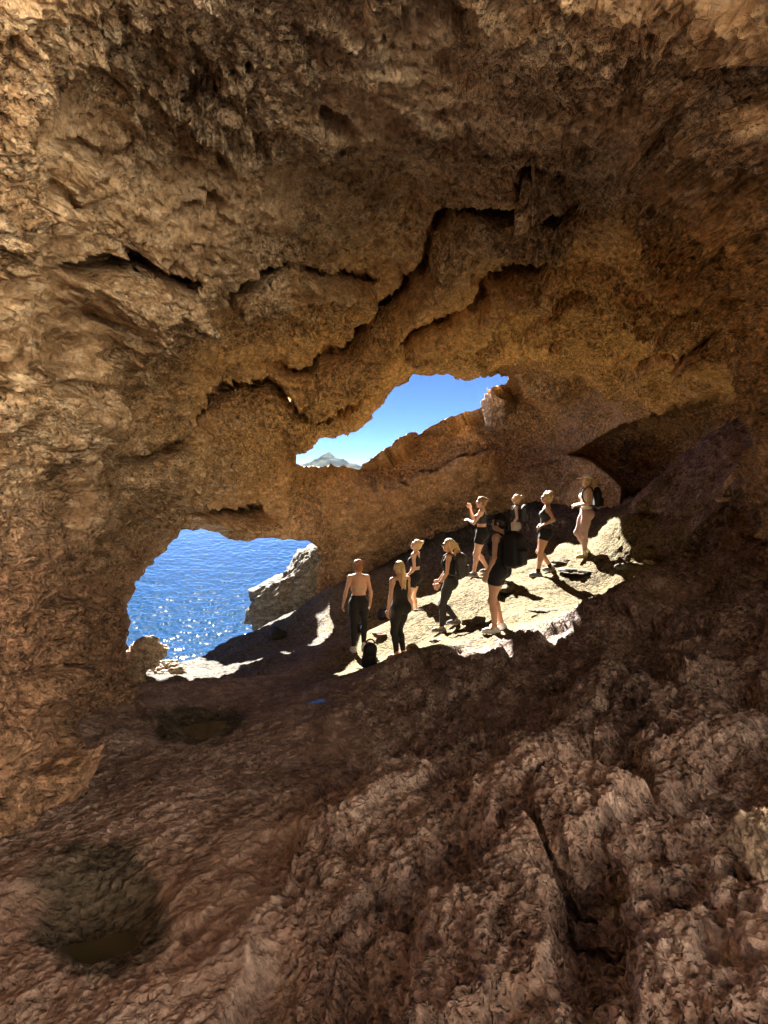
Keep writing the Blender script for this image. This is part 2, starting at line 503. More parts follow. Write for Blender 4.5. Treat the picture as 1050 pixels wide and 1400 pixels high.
for ln, dep, wid in LEDGES:
    la = np.array(ln, float); mg = wid * 3 + 30
    iv = np.where(((Q > la.min(0) - 2 * mg) & (Q < la.max(0) + 2 * mg)).all(1))[0]
    if not len(iv): continue
    ledge_n = .75 + .6 * fbm(P[iv], .5, 2, .5, 91)
    s, al = line_sd(Qw[iv], ln)
    taper = sstep(0, .12, al) * sstep(1.0, .88, al)
    w_ = wid * (.7 + .5 * ledge_n)
    prof = np.where(s > 0, - .85 * sstep(.15, 1.0, s / w_) * np.exp(-np.clip(s - w_, 0, None) / (w_ * 2.5)), 0)
    lip = np.where(s < 0, np.exp(s / (wid * .8)), 0) * .12
    sw = np.clip(w_ * .42, 3.5, 13)
    slot = np.where(s > 0, sstep(-.2, 1.6, s) * np.exp(-(np.clip(s - sw * .35, 0, None) / (sw * .6)) ** 2), 0)
    feat_r[iv] = np.maximum(feat_r[iv], ((.10 + 1.5 * dep) * (1.0 if dep > .29 else .35) * taper * slot * np.clip(.3 + 1.2 * ledge_n, .25, 1.4)).astype(f32))
    feat[iv] += (1.35 * dep * taper * (lip - prof)).astype(f32)
iv = np.where(inview)[0]
for x, y, rx, ry, dep in PITS:
    dd = np.hypot((Qw[iv, 0] - x) / rx, (Qw[iv, 1] - y) / ry)
    feat[iv] -= (dep * sstep(1.15, .55, dd)).astype(f32)
near_edge = sstep(0, 40, np.minimum(np.abs(sdA), np.abs(sdB)))
P = P + N1 * (big * (.25 + .75 * near_edge) + feat * (.3 + .7 * near_edge))[:, None] + (dirs * (feat_r * near_edge)[:, None]).astype(f32)
N2 = blur_vec(.55 * N1 + .45 * shell_normals(P), nr, nc, 5)
# bedding that dips down to the left
bdir = np.array([.38, .15, .91], f32); bdir /= np.linalg.norm(bdir)
Ps = P - np.outer(P @ bdir, bdir) * 0 
strat = np.column_stack([P @ np.array([.92, .0, -.38], f32) / 2.6, P[:, 1] / 2.2, P @ bdir]).astype(f32)
warp = np.column_stack([fbm(P, .8, 2, .5, 201), fbm(P, .8, 2, .5, 205), fbm(P, .8, 2, .5, 209)]).astype(f32)
bed = P @ bdir / .42 + 1.1 * fbm(P, 1.3, 3, .5, 41)
fr = bed - np.floor(bed)
bedh = (fr ** 2.2 - .35) * (.4 + 1.2 * np.clip(fbm(P, 1.7, 2, .5, 43) + .25, 0, 1))
lump = fbm(strat, .75, 5, .52, 51)
rdg = ridged(strat + .12 * warp, .42, 4, .55, 61)
# solution pits
pm = np.clip(fbm(P, 1.4, 2, .5, 81) * 1.8 + .45, 0, 1)
f1, f2, _ = worley(strat * np.array([1.4, 1.4, 1], f32) + warp * .10, .24, 101)
g1, g2, _ = worley(strat * np.array([1.4, 1.4, 1], f32) + warp * .05, .095, 103)
g3, g4, _ = worley(P + warp * .04, .05, 105)
pit = -.19 * sstep(.50, .18, f1) * pm - .085 * sstep(.48, .18, g1) * np.clip(pm + .35, 0, 1) - .022 * sstep(.5, .15, g3)
# honeycomb in the upper right
tm = sstep(835, 925, Q[:, 0] + 26 * fbm(P, .6, 2, .5, 111) + .12 * (Q[:, 1] - 200)) * sstep(500, 340, Q[:, 1] + 40 * fbm(P, .7, 2, .5, 113))
h1, h2, _ = worley(P * np.array([1, .75, 1.0], f32) + warp * .16, .25, 121)
k1, k2, _ = worley(P + warp * .08, .11, 123)
comb = .24 * (sstep(.40, .0, h2 - h1) - .6) + .07 * (sstep(.32, 0, k2 - k1) - .4)
fine = fbm(P, .11, 4, .58, 131)
# smoother, water-worn part of the vault in the middle
blk1, blk2, bid = worley(strat * np.array([.55, .55, 1.0], f32) * 1.0 + warp * .22, .62, 161)
cells = (bid - .5) * sstep(.0, .22, blk2 - blk1)
calm_r = np.clip(.15 + 1.5 * fbm(P, 1.9, 3, .5, 171), 0, .5)
smooth = sstep(260, 60, np.hypot((Q[:, 0] - 560), (Q[:, 1] - 260) * 1.5)) * .6
backwall = sstep(0, 1, (np.linalg.norm(P, axis=1) - 17) / 3)
rough_amt = (1 - smooth) * (1 - .25 * backwall)
med = fbm(strat * np.array([1.6, 1.6, 1], f32) + .2 * warp, .30, 4, .58, 141)
grain = fbm(P, .055, 3, .6, 151)
rough_amt = rough_amt * (1 - .35 * calm_r)
disp = cells * .11 * (1 - tm) + (lump * .10 + (rdg - .6) * .05 + bedh * .17) * rough_amt + med * .06 * (1 - .45 * smooth) * (1 - .6 * calm_r) + pit * (1 - tm) * (1 - .5 * smooth) + comb * tm + (fine * .040 + grain * .016) * (1 - .5 * calm_r)
band = sstep(22, 6, np.abs(sdN))
disp = disp * (1 - .85 * band)
disp = disp * np.clip(sstep(46, 31, np.abs(aa)), .12, 1)
P = P + N2 * (disp * (.30 + .70 * near_edge))[:, None]
print('shell', nr, nc, round(time.time() - T0, 1))

# ---- thickness behind the edges of both openings
kf = faces[keep]
E = np.concatenate([kf[:, [0, 1]], kf[:, [1, 2]], kf[:, [2, 3]], kf[:, [3, 0]]])
key = np.sort(E, 1); code = key[:, 0].astype(np.int64) * len(P) + key[:, 1]
uq, inv, cnt = np.unique(code, return_inverse=True, return_counts=True)
bE = E[cnt[inv] == 1]
hb = snap[bE].any(1) & (np.minimum(np.abs(sdA), np.abs(sdB))[bE].max(1) < 40)
bE = bE[hb]
bv = np.unique(bE)
remap = -np.ones(len(P), np.int64); remap[bv] = np.arange(len(bv))
usesA = np.abs(sdA[bv]) < np.abs(sdB[bv])
def outward(q, poly):
    sd, c = poly_sd(q, poly)
    h = 3.0
    gx = poly_sd(q + [h, 0], poly)[0] - poly_sd(q - [h, 0], poly)[0]
    gy = poly_sd(q + [0, h], poly)[0] - poly_sd(q - [0, h], poly)[0]
    g = np.column_stack([gx, gy]); return g / (np.linalg.norm(g, axis=1, keepdims=True) + 1e-9)
def coarse(poly):   # smoothed outline for stable directions
    p = np.asarray(poly, float); 
    for _ in range(3): p = (np.roll(p, 1, 0) + p * 2 + np.roll(p, -1, 0)) / 4
    return p
og = np.where(usesA[:, None], outward(Q[bv], coarse(SKY_HOLE)), outward(Q[bv], coarse(SEA_HOLE)))
rings = [P[bv]]
bd = P[bv][:, 1]
uq_, vq_ = to_px(P[bv])
for k, (e_, d_) in enumerate(((1.5, .07), (5, .22), (11, .5), (22, 1.0), (40, 1.9))):
    nz = fbm(P[bv], .5, 3, .5, 300 + k)
    rings.append(at(uq_ + og[:, 0] * e_, vq_ + og[:, 1] * e_, bd + d_ * (1 + .5 * nz)))
Vall = [P] + rings[1:]
extraF = []
off = [None] + [len(P) + len(bv) * k for k in range(5)]
e0, e1 = remap[bE[:, 0]], remap[bE[:, 1]]
for k in range(5):
    a0 = bE[:, 0] if k == 0 else off[k] + e0
    a1 = bE[:, 1] if k == 0 else off[k] + e1
    extraF.append(np.column_stack([a1, a0, off[k + 1] + e0, off[k + 1] + e1]))
V = np.concatenate(Vall)
Fc = np.concatenate([kf] + extraF)
usedv = np.zeros(len(V), bool); usedv[Fc.ravel()] = True
mp_ = np.cumsum(usedv) - 1
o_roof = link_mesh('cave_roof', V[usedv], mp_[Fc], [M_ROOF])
tag(o_roof, 'brown limestone roof and walls of the sea cave around both openings', 'cave', kind='structure')
# colour zones of the stone; the orange one also paints in warm bounce light
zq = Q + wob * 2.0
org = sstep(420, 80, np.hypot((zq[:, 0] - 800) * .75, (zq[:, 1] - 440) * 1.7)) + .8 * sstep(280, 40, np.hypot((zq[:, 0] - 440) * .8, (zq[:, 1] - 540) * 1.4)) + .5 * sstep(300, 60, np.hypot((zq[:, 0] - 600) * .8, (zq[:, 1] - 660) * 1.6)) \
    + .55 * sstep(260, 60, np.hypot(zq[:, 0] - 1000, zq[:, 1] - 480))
red = sstep(560, 880, zq[:, 1] + .25 * (200 - zq[:, 0])) * sstep(330, 180, zq[:, 0])
gry = sstep(380, 120, np.hypot((zq[:, 0] - 420) * .8, (zq[:, 1] - 60))) * .8 + .7 * sstep(90, 20, np.hypot((zq[:, 0] - 820) * .8, zq[:, 1] - 200)) \
    + .8 * sstep(50, 10, np.hypot((zq[:, 0] - 673) * 1.3, zq[:, 1] - 568)) + .6 * sstep(80, 30, np.hypot((zq[:, 0] - 720) * .5, zq[:, 1] - 315))
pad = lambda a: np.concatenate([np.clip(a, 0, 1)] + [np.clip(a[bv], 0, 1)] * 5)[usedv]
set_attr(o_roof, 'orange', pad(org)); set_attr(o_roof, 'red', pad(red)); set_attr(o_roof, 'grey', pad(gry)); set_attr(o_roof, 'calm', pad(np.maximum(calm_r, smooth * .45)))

# unseen mass of rock above the vault, added to keep the sun out
oa, oe = np.meshgrid(np.arange(-176, 113, 1.5), np.arange(-42, 90, 1.5))
onr, onc = oa.shape; oa = oa.ravel().astype(float); oe = oe.ravel().astype(float)
od, oq = px_of(oa, oe)
o_r = np.exp(rbf_eval(SHELL_FIT, np.column_stack([oa, oe]))) * 1.06 + 1.9
oP = (od * o_r[:, None]).astype(f32); oP = oP + od * (.9 * fbm(oP, 3.0, 4, .5, 331))[:, None]
oh = (poly_sd(oq, SKYJ)[0] < 88) | (poly_sd(oq, SEAJ)[0] < 60) | (poly_sd(oq, NICHE)[0] < 40)
of = grid_faces(onr, onc); okp = ~oh[of].any(1); fa2, fe2 = oa[of].mean(1), oe[of].mean(1)
okp &= ~((fa2 > 43) & (fe2 < 36)) & ~((fa2 < -41) & (fa2 > -92) & (fe2 < 5))
# and unseen lumps added behind the band between the openings to shade the slab
th_, ph_ = np.meshgrid(np.linspace(0, math.pi, 40), np.linspace(0, 2 * math.pi, 80))
bd_ = np.column_stack([(np.sin(th_) * np.cos(ph_)).ravel(), (np.sin(th_) * np.sin(ph_)).ravel(), np.cos(th_).ravel()])
bP = at(338, 640, 24.0) + bd_ * np.array([1.25, 2.0, 1.15]) * (1 + .25 * fbm(bd_.astype(f32), .7, 4, .5, 341))[:, None]
bP2 = at(416, 663, 24.5) + bd_ * np.array([.95, 1.2, .64]) * (1 + .12 * fbm(bd_.astype(f32), .7, 4, .5, 351))[:, None]
bF = np.concatenate([grid_faces(80, 40) + len(oP), grid_faces(80, 40) + len(oP) + len(bP)])
bP = np.concatenate([bP, bP2])
o_out = link_mesh('cave_mass_sun_blocker', np.concatenate([oP, bP]), np.concatenate([of[okp], bF]), [M_OUT]); tag(o_out, 'outer mass of rock around the cave, with unseen lumps added for shade', 'rock', kind='structure')

# ================================================================== FLOOR
FLOOR_PTS = [
 (525,1400,2.6),(0,1400,3.0),(1050,1400,2.1),(260,1400,2.8),(790,1400,2.35),
 (130,1290,3.5),(0,1150,4.6),(300,1200,3.95),(525,1200,3.6),(800,1200,3.2),(1050,1200,2.75),
 (150,1060,5.9),(350,1080,5.3),(525,1080,5.0),(700,1080,4.6),(900,1080,4.1),(1050,1080,3.7),
 (120,985,7.8),(280,985,8.0),(420,985,7.6),(525,985,7.2),(650,985,6.6),(800,985,5.9),(930,985,5.2),(1050,985,4.7),
 (440,935,10.6),(530,935,9.0),(620,920,8.3),(750,920,7.6),(900,900,6.8),(1050,900,5.9),
 (590,880,9.5),(690,881,9.3),(790,868,9.2),(850,810,10.0),(950,800,8.8),(1050,800,7.6),
 (490,888,14.0),(545,893,13.2),(500,912,12.2),(612,854,13.8),(678,866,10.5),(640,870,11.0),(650,783,16.5),(705,762,19.6),(745,785,15.2),(797,758,16.0),(567,855,16.2),
 (720,850,11.2),(770,830,12.0),(700,810,13.6),
 (520,852,15.4),(567,829,15.3),(600,804,16.2),(437,908,13.4),
 (400,900,14.8),(440,850,17.5),(440,800,19.4),(500,792,19.8),(560,765,21.0),(620,735,22),(680,715,22.5),(760,705,20.8),
 (860,758,14.3),(930,755,12.8),(850,700,15.6),(900,660,15),(960,640,13.5),(1030,610,12),(1050,650,10),(1000,700,10),(950,720,11.3),(1050,740,8.5),(900,785,11.6),
 (200,935,11.4),(250,925,13.2),(300,907,15.3),(350,890,16.5),(311,875,18.5),(353,860,21),(250,906,15.5),(400,856,20),(175,925,12)]
fp = np.array(FLOOR_PTS, float)
Wf = at(fp[:, 0], fp[:, 1], fp[:, 2])
outp = np.array([(0,0,-1.8),(2,0,-1.5),(-2.2,0,-2.0),(0,-4,-2.2),(5,0,-1.6),(-6,2,-2.4),(5.5,4,-1.3),(9,14,.8),(10,22,0),(0,-8,-2.6),
                 (-8,10,-2.6),(-8,16,-4),(0,30,-3),(8,30,-1),(-6,24,-6),(-9,4,-2.7),(-16,4,-2.8),(-9,-4,-2.0),(-30,8,-2),(-6,5.5,-2.4),(-22,-10,-1),
                 (8,4,-2.4),(8,-2,-3),(13,6,-2.4),(13,0,-2.6),(12,-8,-2.6),(6,-12,-2.6),(20,4,2),(21,-4,4),(18,-16,5),(30,6,9),(30,-6,13),(28,-20,16),(10,-22,7),(0,-20,3),(-4,-30,9),(14,-34,16),(13,13,1),(25,18,5),  # unseen rising ground right and behind, shaped to bounce sun inside
                 (0,45,-6),(25,30,2)], float)
XY = np.concatenate([Wf, outp])
FL_FIT = rbf_fit(XY[:, :2], XY[:, 2], lam=.35)
# rows placed evenly on screen for a floor about two metres down, then on into the distance
pxr = np.concatenate([np.arange(905, 150, -1.05), np.arange(150, 60, -.55)]) * 1.0
fr_r = 770 * 2.15 / pxr
fr_r = np.concatenate([np.linspace(.12, fr_r[0] * .97, 36), fr_r, fr_r[-1] + np.cumsum(np.linspace(.3, 3, 18))])
FAZ = axis_vals(-28.4, 28.4, .088, -180, 180)
FAZ = FAZ[(FAZ >= -180) & (FAZ <= 180)]; FAZ[0] = -180; FAZ[-1] = 180
fnr, fnc = len(fr_r), len(FAZ)
RIM = [(-20,9),(-7,12.2),(-4.9,13.6),(-4.4,14.6),(-4.15,15.6),(-3.85,18.2),(-3.55,21.0),(-2.9,23.0),(-2.3,25),(-1.0,27),(4,31),(14,34),(30,36)]
def floor_base(fx, fy):
    fz = rbf_eval(FL_FIT, np.column_stack([fx, fy]))
    sr, _ = line_sd(np.column_stack([fx, -fy]), [(x, -y) for x, y in RIM])
    past = np.clip(-sr, 0, None)     # beyond the rim above the sea the rock falls away
    fz = np.where(sr < 0, fz - 2.6 * past - 1.0 * sstep(0, .5, past), fz)
    fz = np.where(sr < 0, np.maximum(fz, SEA - 3), fz)
    return np.column_stack([fx, fy, fz]).astype(f32)
def floor_features(FPm):
    fu, fv = to_px(FPm)
    fQ = np.column_stack([fu, fv])
    fQw = fQ + np.column_stack([fbm(FPm, .4, 3, .5, 501), fbm(FPm, .4, 3, .5, 505)]) * 13
    front = FPm[:, 1] > .5
    rgh = sstep(-60, 120, (fu - np.interp(fv, [880, 950, 1060, 1200, 1400], [540, 490, 440, 330, 250])) + 60 * fbm(FPm, .8, 2, .5, 511))
    rgh = np.where(front, rgh, .6)
    fe = np.zeros(len(FPm), f32)
    okf = front & (np.abs(fu - 525) < 760) & (fv < 1900) & (fv > 560)
    for x, y, rx, ry, dep in F_PITS:
        fi = np.where(okf & (np.abs(fQ[:, 0] - x) < rx * 1.3 + 40) & (np.abs(fQ[:, 1] - y) < ry * 1.3 + 40))[0]
        dd = np.hypot((fQw[fi, 0] - x) / rx, (fQw[fi, 1] - y) / ry)
        fe[fi] -= (dep * sstep(1.3, .15, dd)).astype(f32)
    for ln, dep, wid in F_LEDGES:
        la = np.array(ln, float); mg = wid * 3 + 40
        fi = np.where(okf & ((fQ > la.min(0) - mg) & (fQ < la.max(0) + mg)).all(1))[0]
        s, al = line_sd(fQw[fi], ln)
        taper = sstep(0, .15, al) * sstep(1.0, .85, al)
        prof = np.where(s > 0, np.exp(-(s / wid) ** 2 * .7) * sstep(-.5, 4, s), 0)
        lip = np.where(s < 0, np.exp(s / (wid * .8)), 0) * .1
        fe[fi] += (dep * taper * (lip - prof)).astype(f32)
    # keep the ground near the people close to its traced height
    calm = 1 - .6 * sstep(3.2, 1.4, np.abs(FPm[:, 0] - 2.4 - .12 * (FPm[:, 1] - 12)) * .66) * sstep(9.7, 10.6, FPm[:, 1]) * sstep(20.5, 18.5, FPm[:, 1])
    bigf = fbm(FPm, 2.4, 3, .45, 531) * (.12 + .20 * rgh)
    return (bigf * calm + fe).astype(f32), rgh.astype(f32), calm.astype(f32), fu, fv
F_PITS = [(140,1262,92,72,0.15),(275,985,62,24,0.143),(437,966,11,8,0.039),(830,1075,66,38,.36),(790,1240,70,30,.38),(700,1090,26,16,0.138),(930,1260,60,20,0.165),
          (770,1025,40,16,0.165),(900,1020,40,22,0.165),(470,1075,34,16,0.220),(905,910,44,24,.12),(780,930,36,16,0.165),(640,975,26,9,0.138),(1000,1160,24,18,0.165),
          (585,1260,40,18,0.138),(610,1330,30,20,0.110),(250,1285,30,16,0.110),(990,1330,40,30,0.138),(860,1330,40,16,0.138),(700,960,22,10,0.110),(545,1130,26,12,0.110),(890,1110,30,26,0.138),(1010,950,40,16,0.165),
          (960,860,30,10,0.138),(860,870,30,14,0.165)]
F_LEDGES = [([(440,1090),(470,1070),(500,1020),(520,1010)], 0.165, 18),([(165,945),(200,975),(240,1000),(300,1000),(340,985)], 0.066, 14),
            ([(530,945),(560,900),(580,880)], 0.138, 14),([(740,1110),(800,1100),(850,1060)], 0.165, 26),([(760,1260),(830,1280),(900,1285)], 0.165, 22),
            ([(600,1000),(690,985),(760,1000)], 0.110, 16),
            ([(820,830),(900,850),(1000,850)], 0.165, 20),([(840,900),(930,930),(1040,930)], 0.138, 22),([(420,1290),(520,1240),(600,1230)], 0.110, 22),
            ([(360,1130),(440,1070),(520,1000)], 0.066, 16),([(850,690),(930,690),(1010,670)], 0.165, 12),([(840,750),(900,735),(980,740)], 0.138, 12)]
cf = FAZ[::5]
if cf[-1] != FAZ[-1]: cf = np.append(cf, FAZ[-1])
gA, gR = np.meshgrid(np.radians(cf), fr_r)
gP = floor_base((np.sin(gA) * gR).ravel(), (np.cos(gA) * gR).ravel())
gd = floor_features(gP)[0]
gz = (gP[:, 2] + gd).reshape(gA.shape)
dR = np.diff(fr_r)[:, None]
met = np.sqrt(1 + (np.clip(fr_r[1:, None] / 2.2, 1, 5) * np.diff(gz, axis=0) / dR) ** 2)
met = np.clip(met, 1, 9)
k_ = np.ones(9) / 9
met = np.stack([np.convolve(np.pad(m_, 4, mode='edge'), k_, 'valid') for m_ in met])      # even out between neighbouring columns
cum = np.concatenate([np.zeros((1, met.shape[1])), np.cumsum(met, 0)]); cum *= (fnr - 1) / cum[-1]
rN = np.column_stack([np.interp(np.arange(fnr), cum[:, k], fr_r) for k in range(len(cf))])
R2 = np.stack([np.interp(FAZ, cf, rN[r]) for r in range(fnr)])
A2 = np.broadcast_to(np.radians(FAZ)[None], R2.shape)
FPm = floor_base((np.sin(A2) * R2).ravel(), (np.cos(A2) * R2).ravel())
def floor_normals(P):
    n = grid_normals(P, fnr, fnc); n[n[:, 2] < 0] *= -1
    return n.astype(f32)
FN = floor_normals(FPm)
d0, rgh, calm, fu, fv = floor_features(FPm)
fol = np.column_stack([(FPm[:, 0] * .88 - FPm[:, 1] * .47), (FPm[:, 0] * .47 + FPm[:, 1] * .88) / 3.4, FPm[:, 2]]).astype(f32)
fwarp = np.column_stack([fbm(FPm, .7, 2, .5, 521), fbm(FPm, .7, 2, .5, 525), fbm(FPm, .7, 2, .5, 529)]).astype(f32)
FPm = FPm + FN * d0[:, None]
FN = blur_vec(.5 * FN + .5 * floor_normals(FPm), fnr, fnc, 5)
lumpf = fbm(fol + .15 * fwarp, .5, 5, .52, 541)
rdf = ridged(FPm * np.array([1, 1, 1.3], f32) + .1 * fwarp, .42, 5, .55, 551)
rdl = ridged(fol + .12 * fwarp, .30, 4, .5, 561)
f1, f2, _ = worley(FPm + fwarp * .10, .20, 571)
g1, g2, _ = worley(FPm + fwarp * .05, .075, 573)
fpm = np.clip(fbm(FPm, 1.0, 2, .5, 581) * 1.8 + .4, 0, 1)
finef = fbm(FPm, .10, 4, .58, 591)
fbed = (FPm[:, 0] * .75 - FPm[:, 1] * .45 + FPm[:, 2] * .6) / .33 + 1.2 * fbm(fol, 1.1, 3, .5, 595)
ffr = fbed - np.floor(fbed)
pebf = fbm(FPm * np.array([1, 1, 1.4], f32) + .25 * fwarp, .16, 3, .55, 597)
medf = fbm(fol * np.array([1, 2.2, 1], f32) + .25 * fwarp, .30, 4, .56, 607)
grainf = fbm(FPm, .05, 3, .6, 609)
g3, g4, _ = worley(FPm + fwarp * .03, .045, 575)
fb1, fb2, fid = worley(fol * np.array([1, 1.1, 1.2], f32) + fwarp * .16, .55, 577)
fcell = (fid - .5) * sstep(0, .10, fb2 - fb1)
fc1, fc2, fid2 = worley(fol * np.array([1, 1.6, 1.2], f32) + fwarp * .10, .17, 579)
fcell2 = (fid2 - .5) * sstep(0, .14, fc2 - fc1)
dispf = fcell * (.03 + .20 * rgh) + fcell2 * (.010 + .040 * rgh) + lumpf * (.045 + .02 * rgh) + (np.abs(fbm(FPm + .2 * fwarp, .7, 3, .5, 551)) - .2) * .05 * rgh + medf * (.010 + .010 * rgh) + (ffr ** 2.4 - .3) * .016 * (1 - rgh) \
    - .085 * sstep(.42, .14, f1) * np.clip(fpm * 1.6 - .7, 0, 1) * (.04 + .96 * rgh) - .022 * sstep(.50, .14, g1) * (.35 + .65 * rgh) * (.35 + fpm) - .014 * sstep(.5, .15, g3) * (.5 + .5 * rgh) + finef * (.009 + .010 * rgh) + grainf * (.004 + .008 * rgh)
poolmask = np.zeros(len(FPm), f32)
FPm = FPm + FN * (dispf * np.clip(.30 + .70 * (calm - .4) / .6, .3, 1))[:, None]
ff = grid_faces(fnr, fnc)
o_floor = link_mesh('cave_floor', FPm, ff[:, ::-1].copy(), [M_FLOOR])
tag(o_floor, 'sloping limestone floor of the cave with hollows and pools', 'ground', kind='structure')
fsundim = sstep(9.2, 11, FPm[:, 1]) * sstep(-2.2, -.6, FPm[:, 0] + .5 * fbm(FPm, .8, 3, .5, 601)) * sstep(22, 18, FPm[:, 1]) * sstep(5.6, 4.6, FPm[:, 0] - .1 * (FPm[:, 1] - 13) + .8 * fbm(FPm, .8, 3, .5, 605))  # floor colour darkened where the sun lands, so it doesn't burn out
fgrey = np.maximum(sstep(14, 17, FPm[:, 1] - 1.2 * FPm[:, 0]), sstep(-9, -14, FPm[:, 1])) * (1 - fsundim)
fbounce = np.maximum(np.maximum(sstep(6.3, 7.5, FPm[:, 0]) * sstep(8.5, 7, FPm[:, 1]), sstep(-3.5, -5, FPm[:, 1])), sstep(-5.5, -7, FPm[:, 0]) * sstep(11, 9, FPm[:, 1]))  # ground out of view, brightened to throw sunlight into the cave
fdamp = np.zeros(len(FPm))
for x, y, rx, ry in ((140, 1255, 92, 88), (275, 985, 66, 24)):
    fdamp = np.maximum(fdamp, sstep(1.25, .8, np.hypot((fu - x) / rx, (fv - y) / ry) + .25 * fbm(FPm, .3, 3, .5, 621)) * (FPm[:, 1] > .5))
frust = np.clip(fbm(FPm, .6, 3, .5, 611) * 2.0, 0, 1)
set_attr(o_floor, 'calm', np.clip(.22 * (1 - rgh) + .45 * np.clip(fbm(FPm, 1.1, 3, .5, 631) * 1.6, 0, 1), 0, .55)); set_attr(o_floor, 'damp', fdamp); set_attr(o_floor, 'bounce_ground', fbounce); set_attr(o_floor, 'pale', fsundim); set_attr(o_floor, 'grey', fgrey); set_attr(o_floor, 'rust', frust)
print('floor', fnr, fnc, round(time.time() - T0, 1))

def ground_z(x, y, rad_=.12):
    m = (np.abs(FPm[:, 0] - x) < rad_) & (np.abs(FPm[:, 1] - y) < rad_)
    if not m.any():
        i = np.argmin((FPm[:, 0] - x) ** 2 + (FPm[:, 1] - y) ** 2); return float(FPm[i, 2])
    return float(np.percentile(FPm[m, 2], 70))

def pick(px, py, D=None, tol=1.6):
    m = (np.abs(fu - px) < 4) & (np.abs(fv - py) < 4) & (FPm[:, 1] > .5)
    if D is not None: m &= np.abs(FPm[:, 1] - D) < tol
    if not m.any(): return at(px, py, D if D else 10.0)
    c = FPm[m]; dd = np.linalg.norm(c, axis=1)
    return c[dd < dd.min() + .3].mean(0)

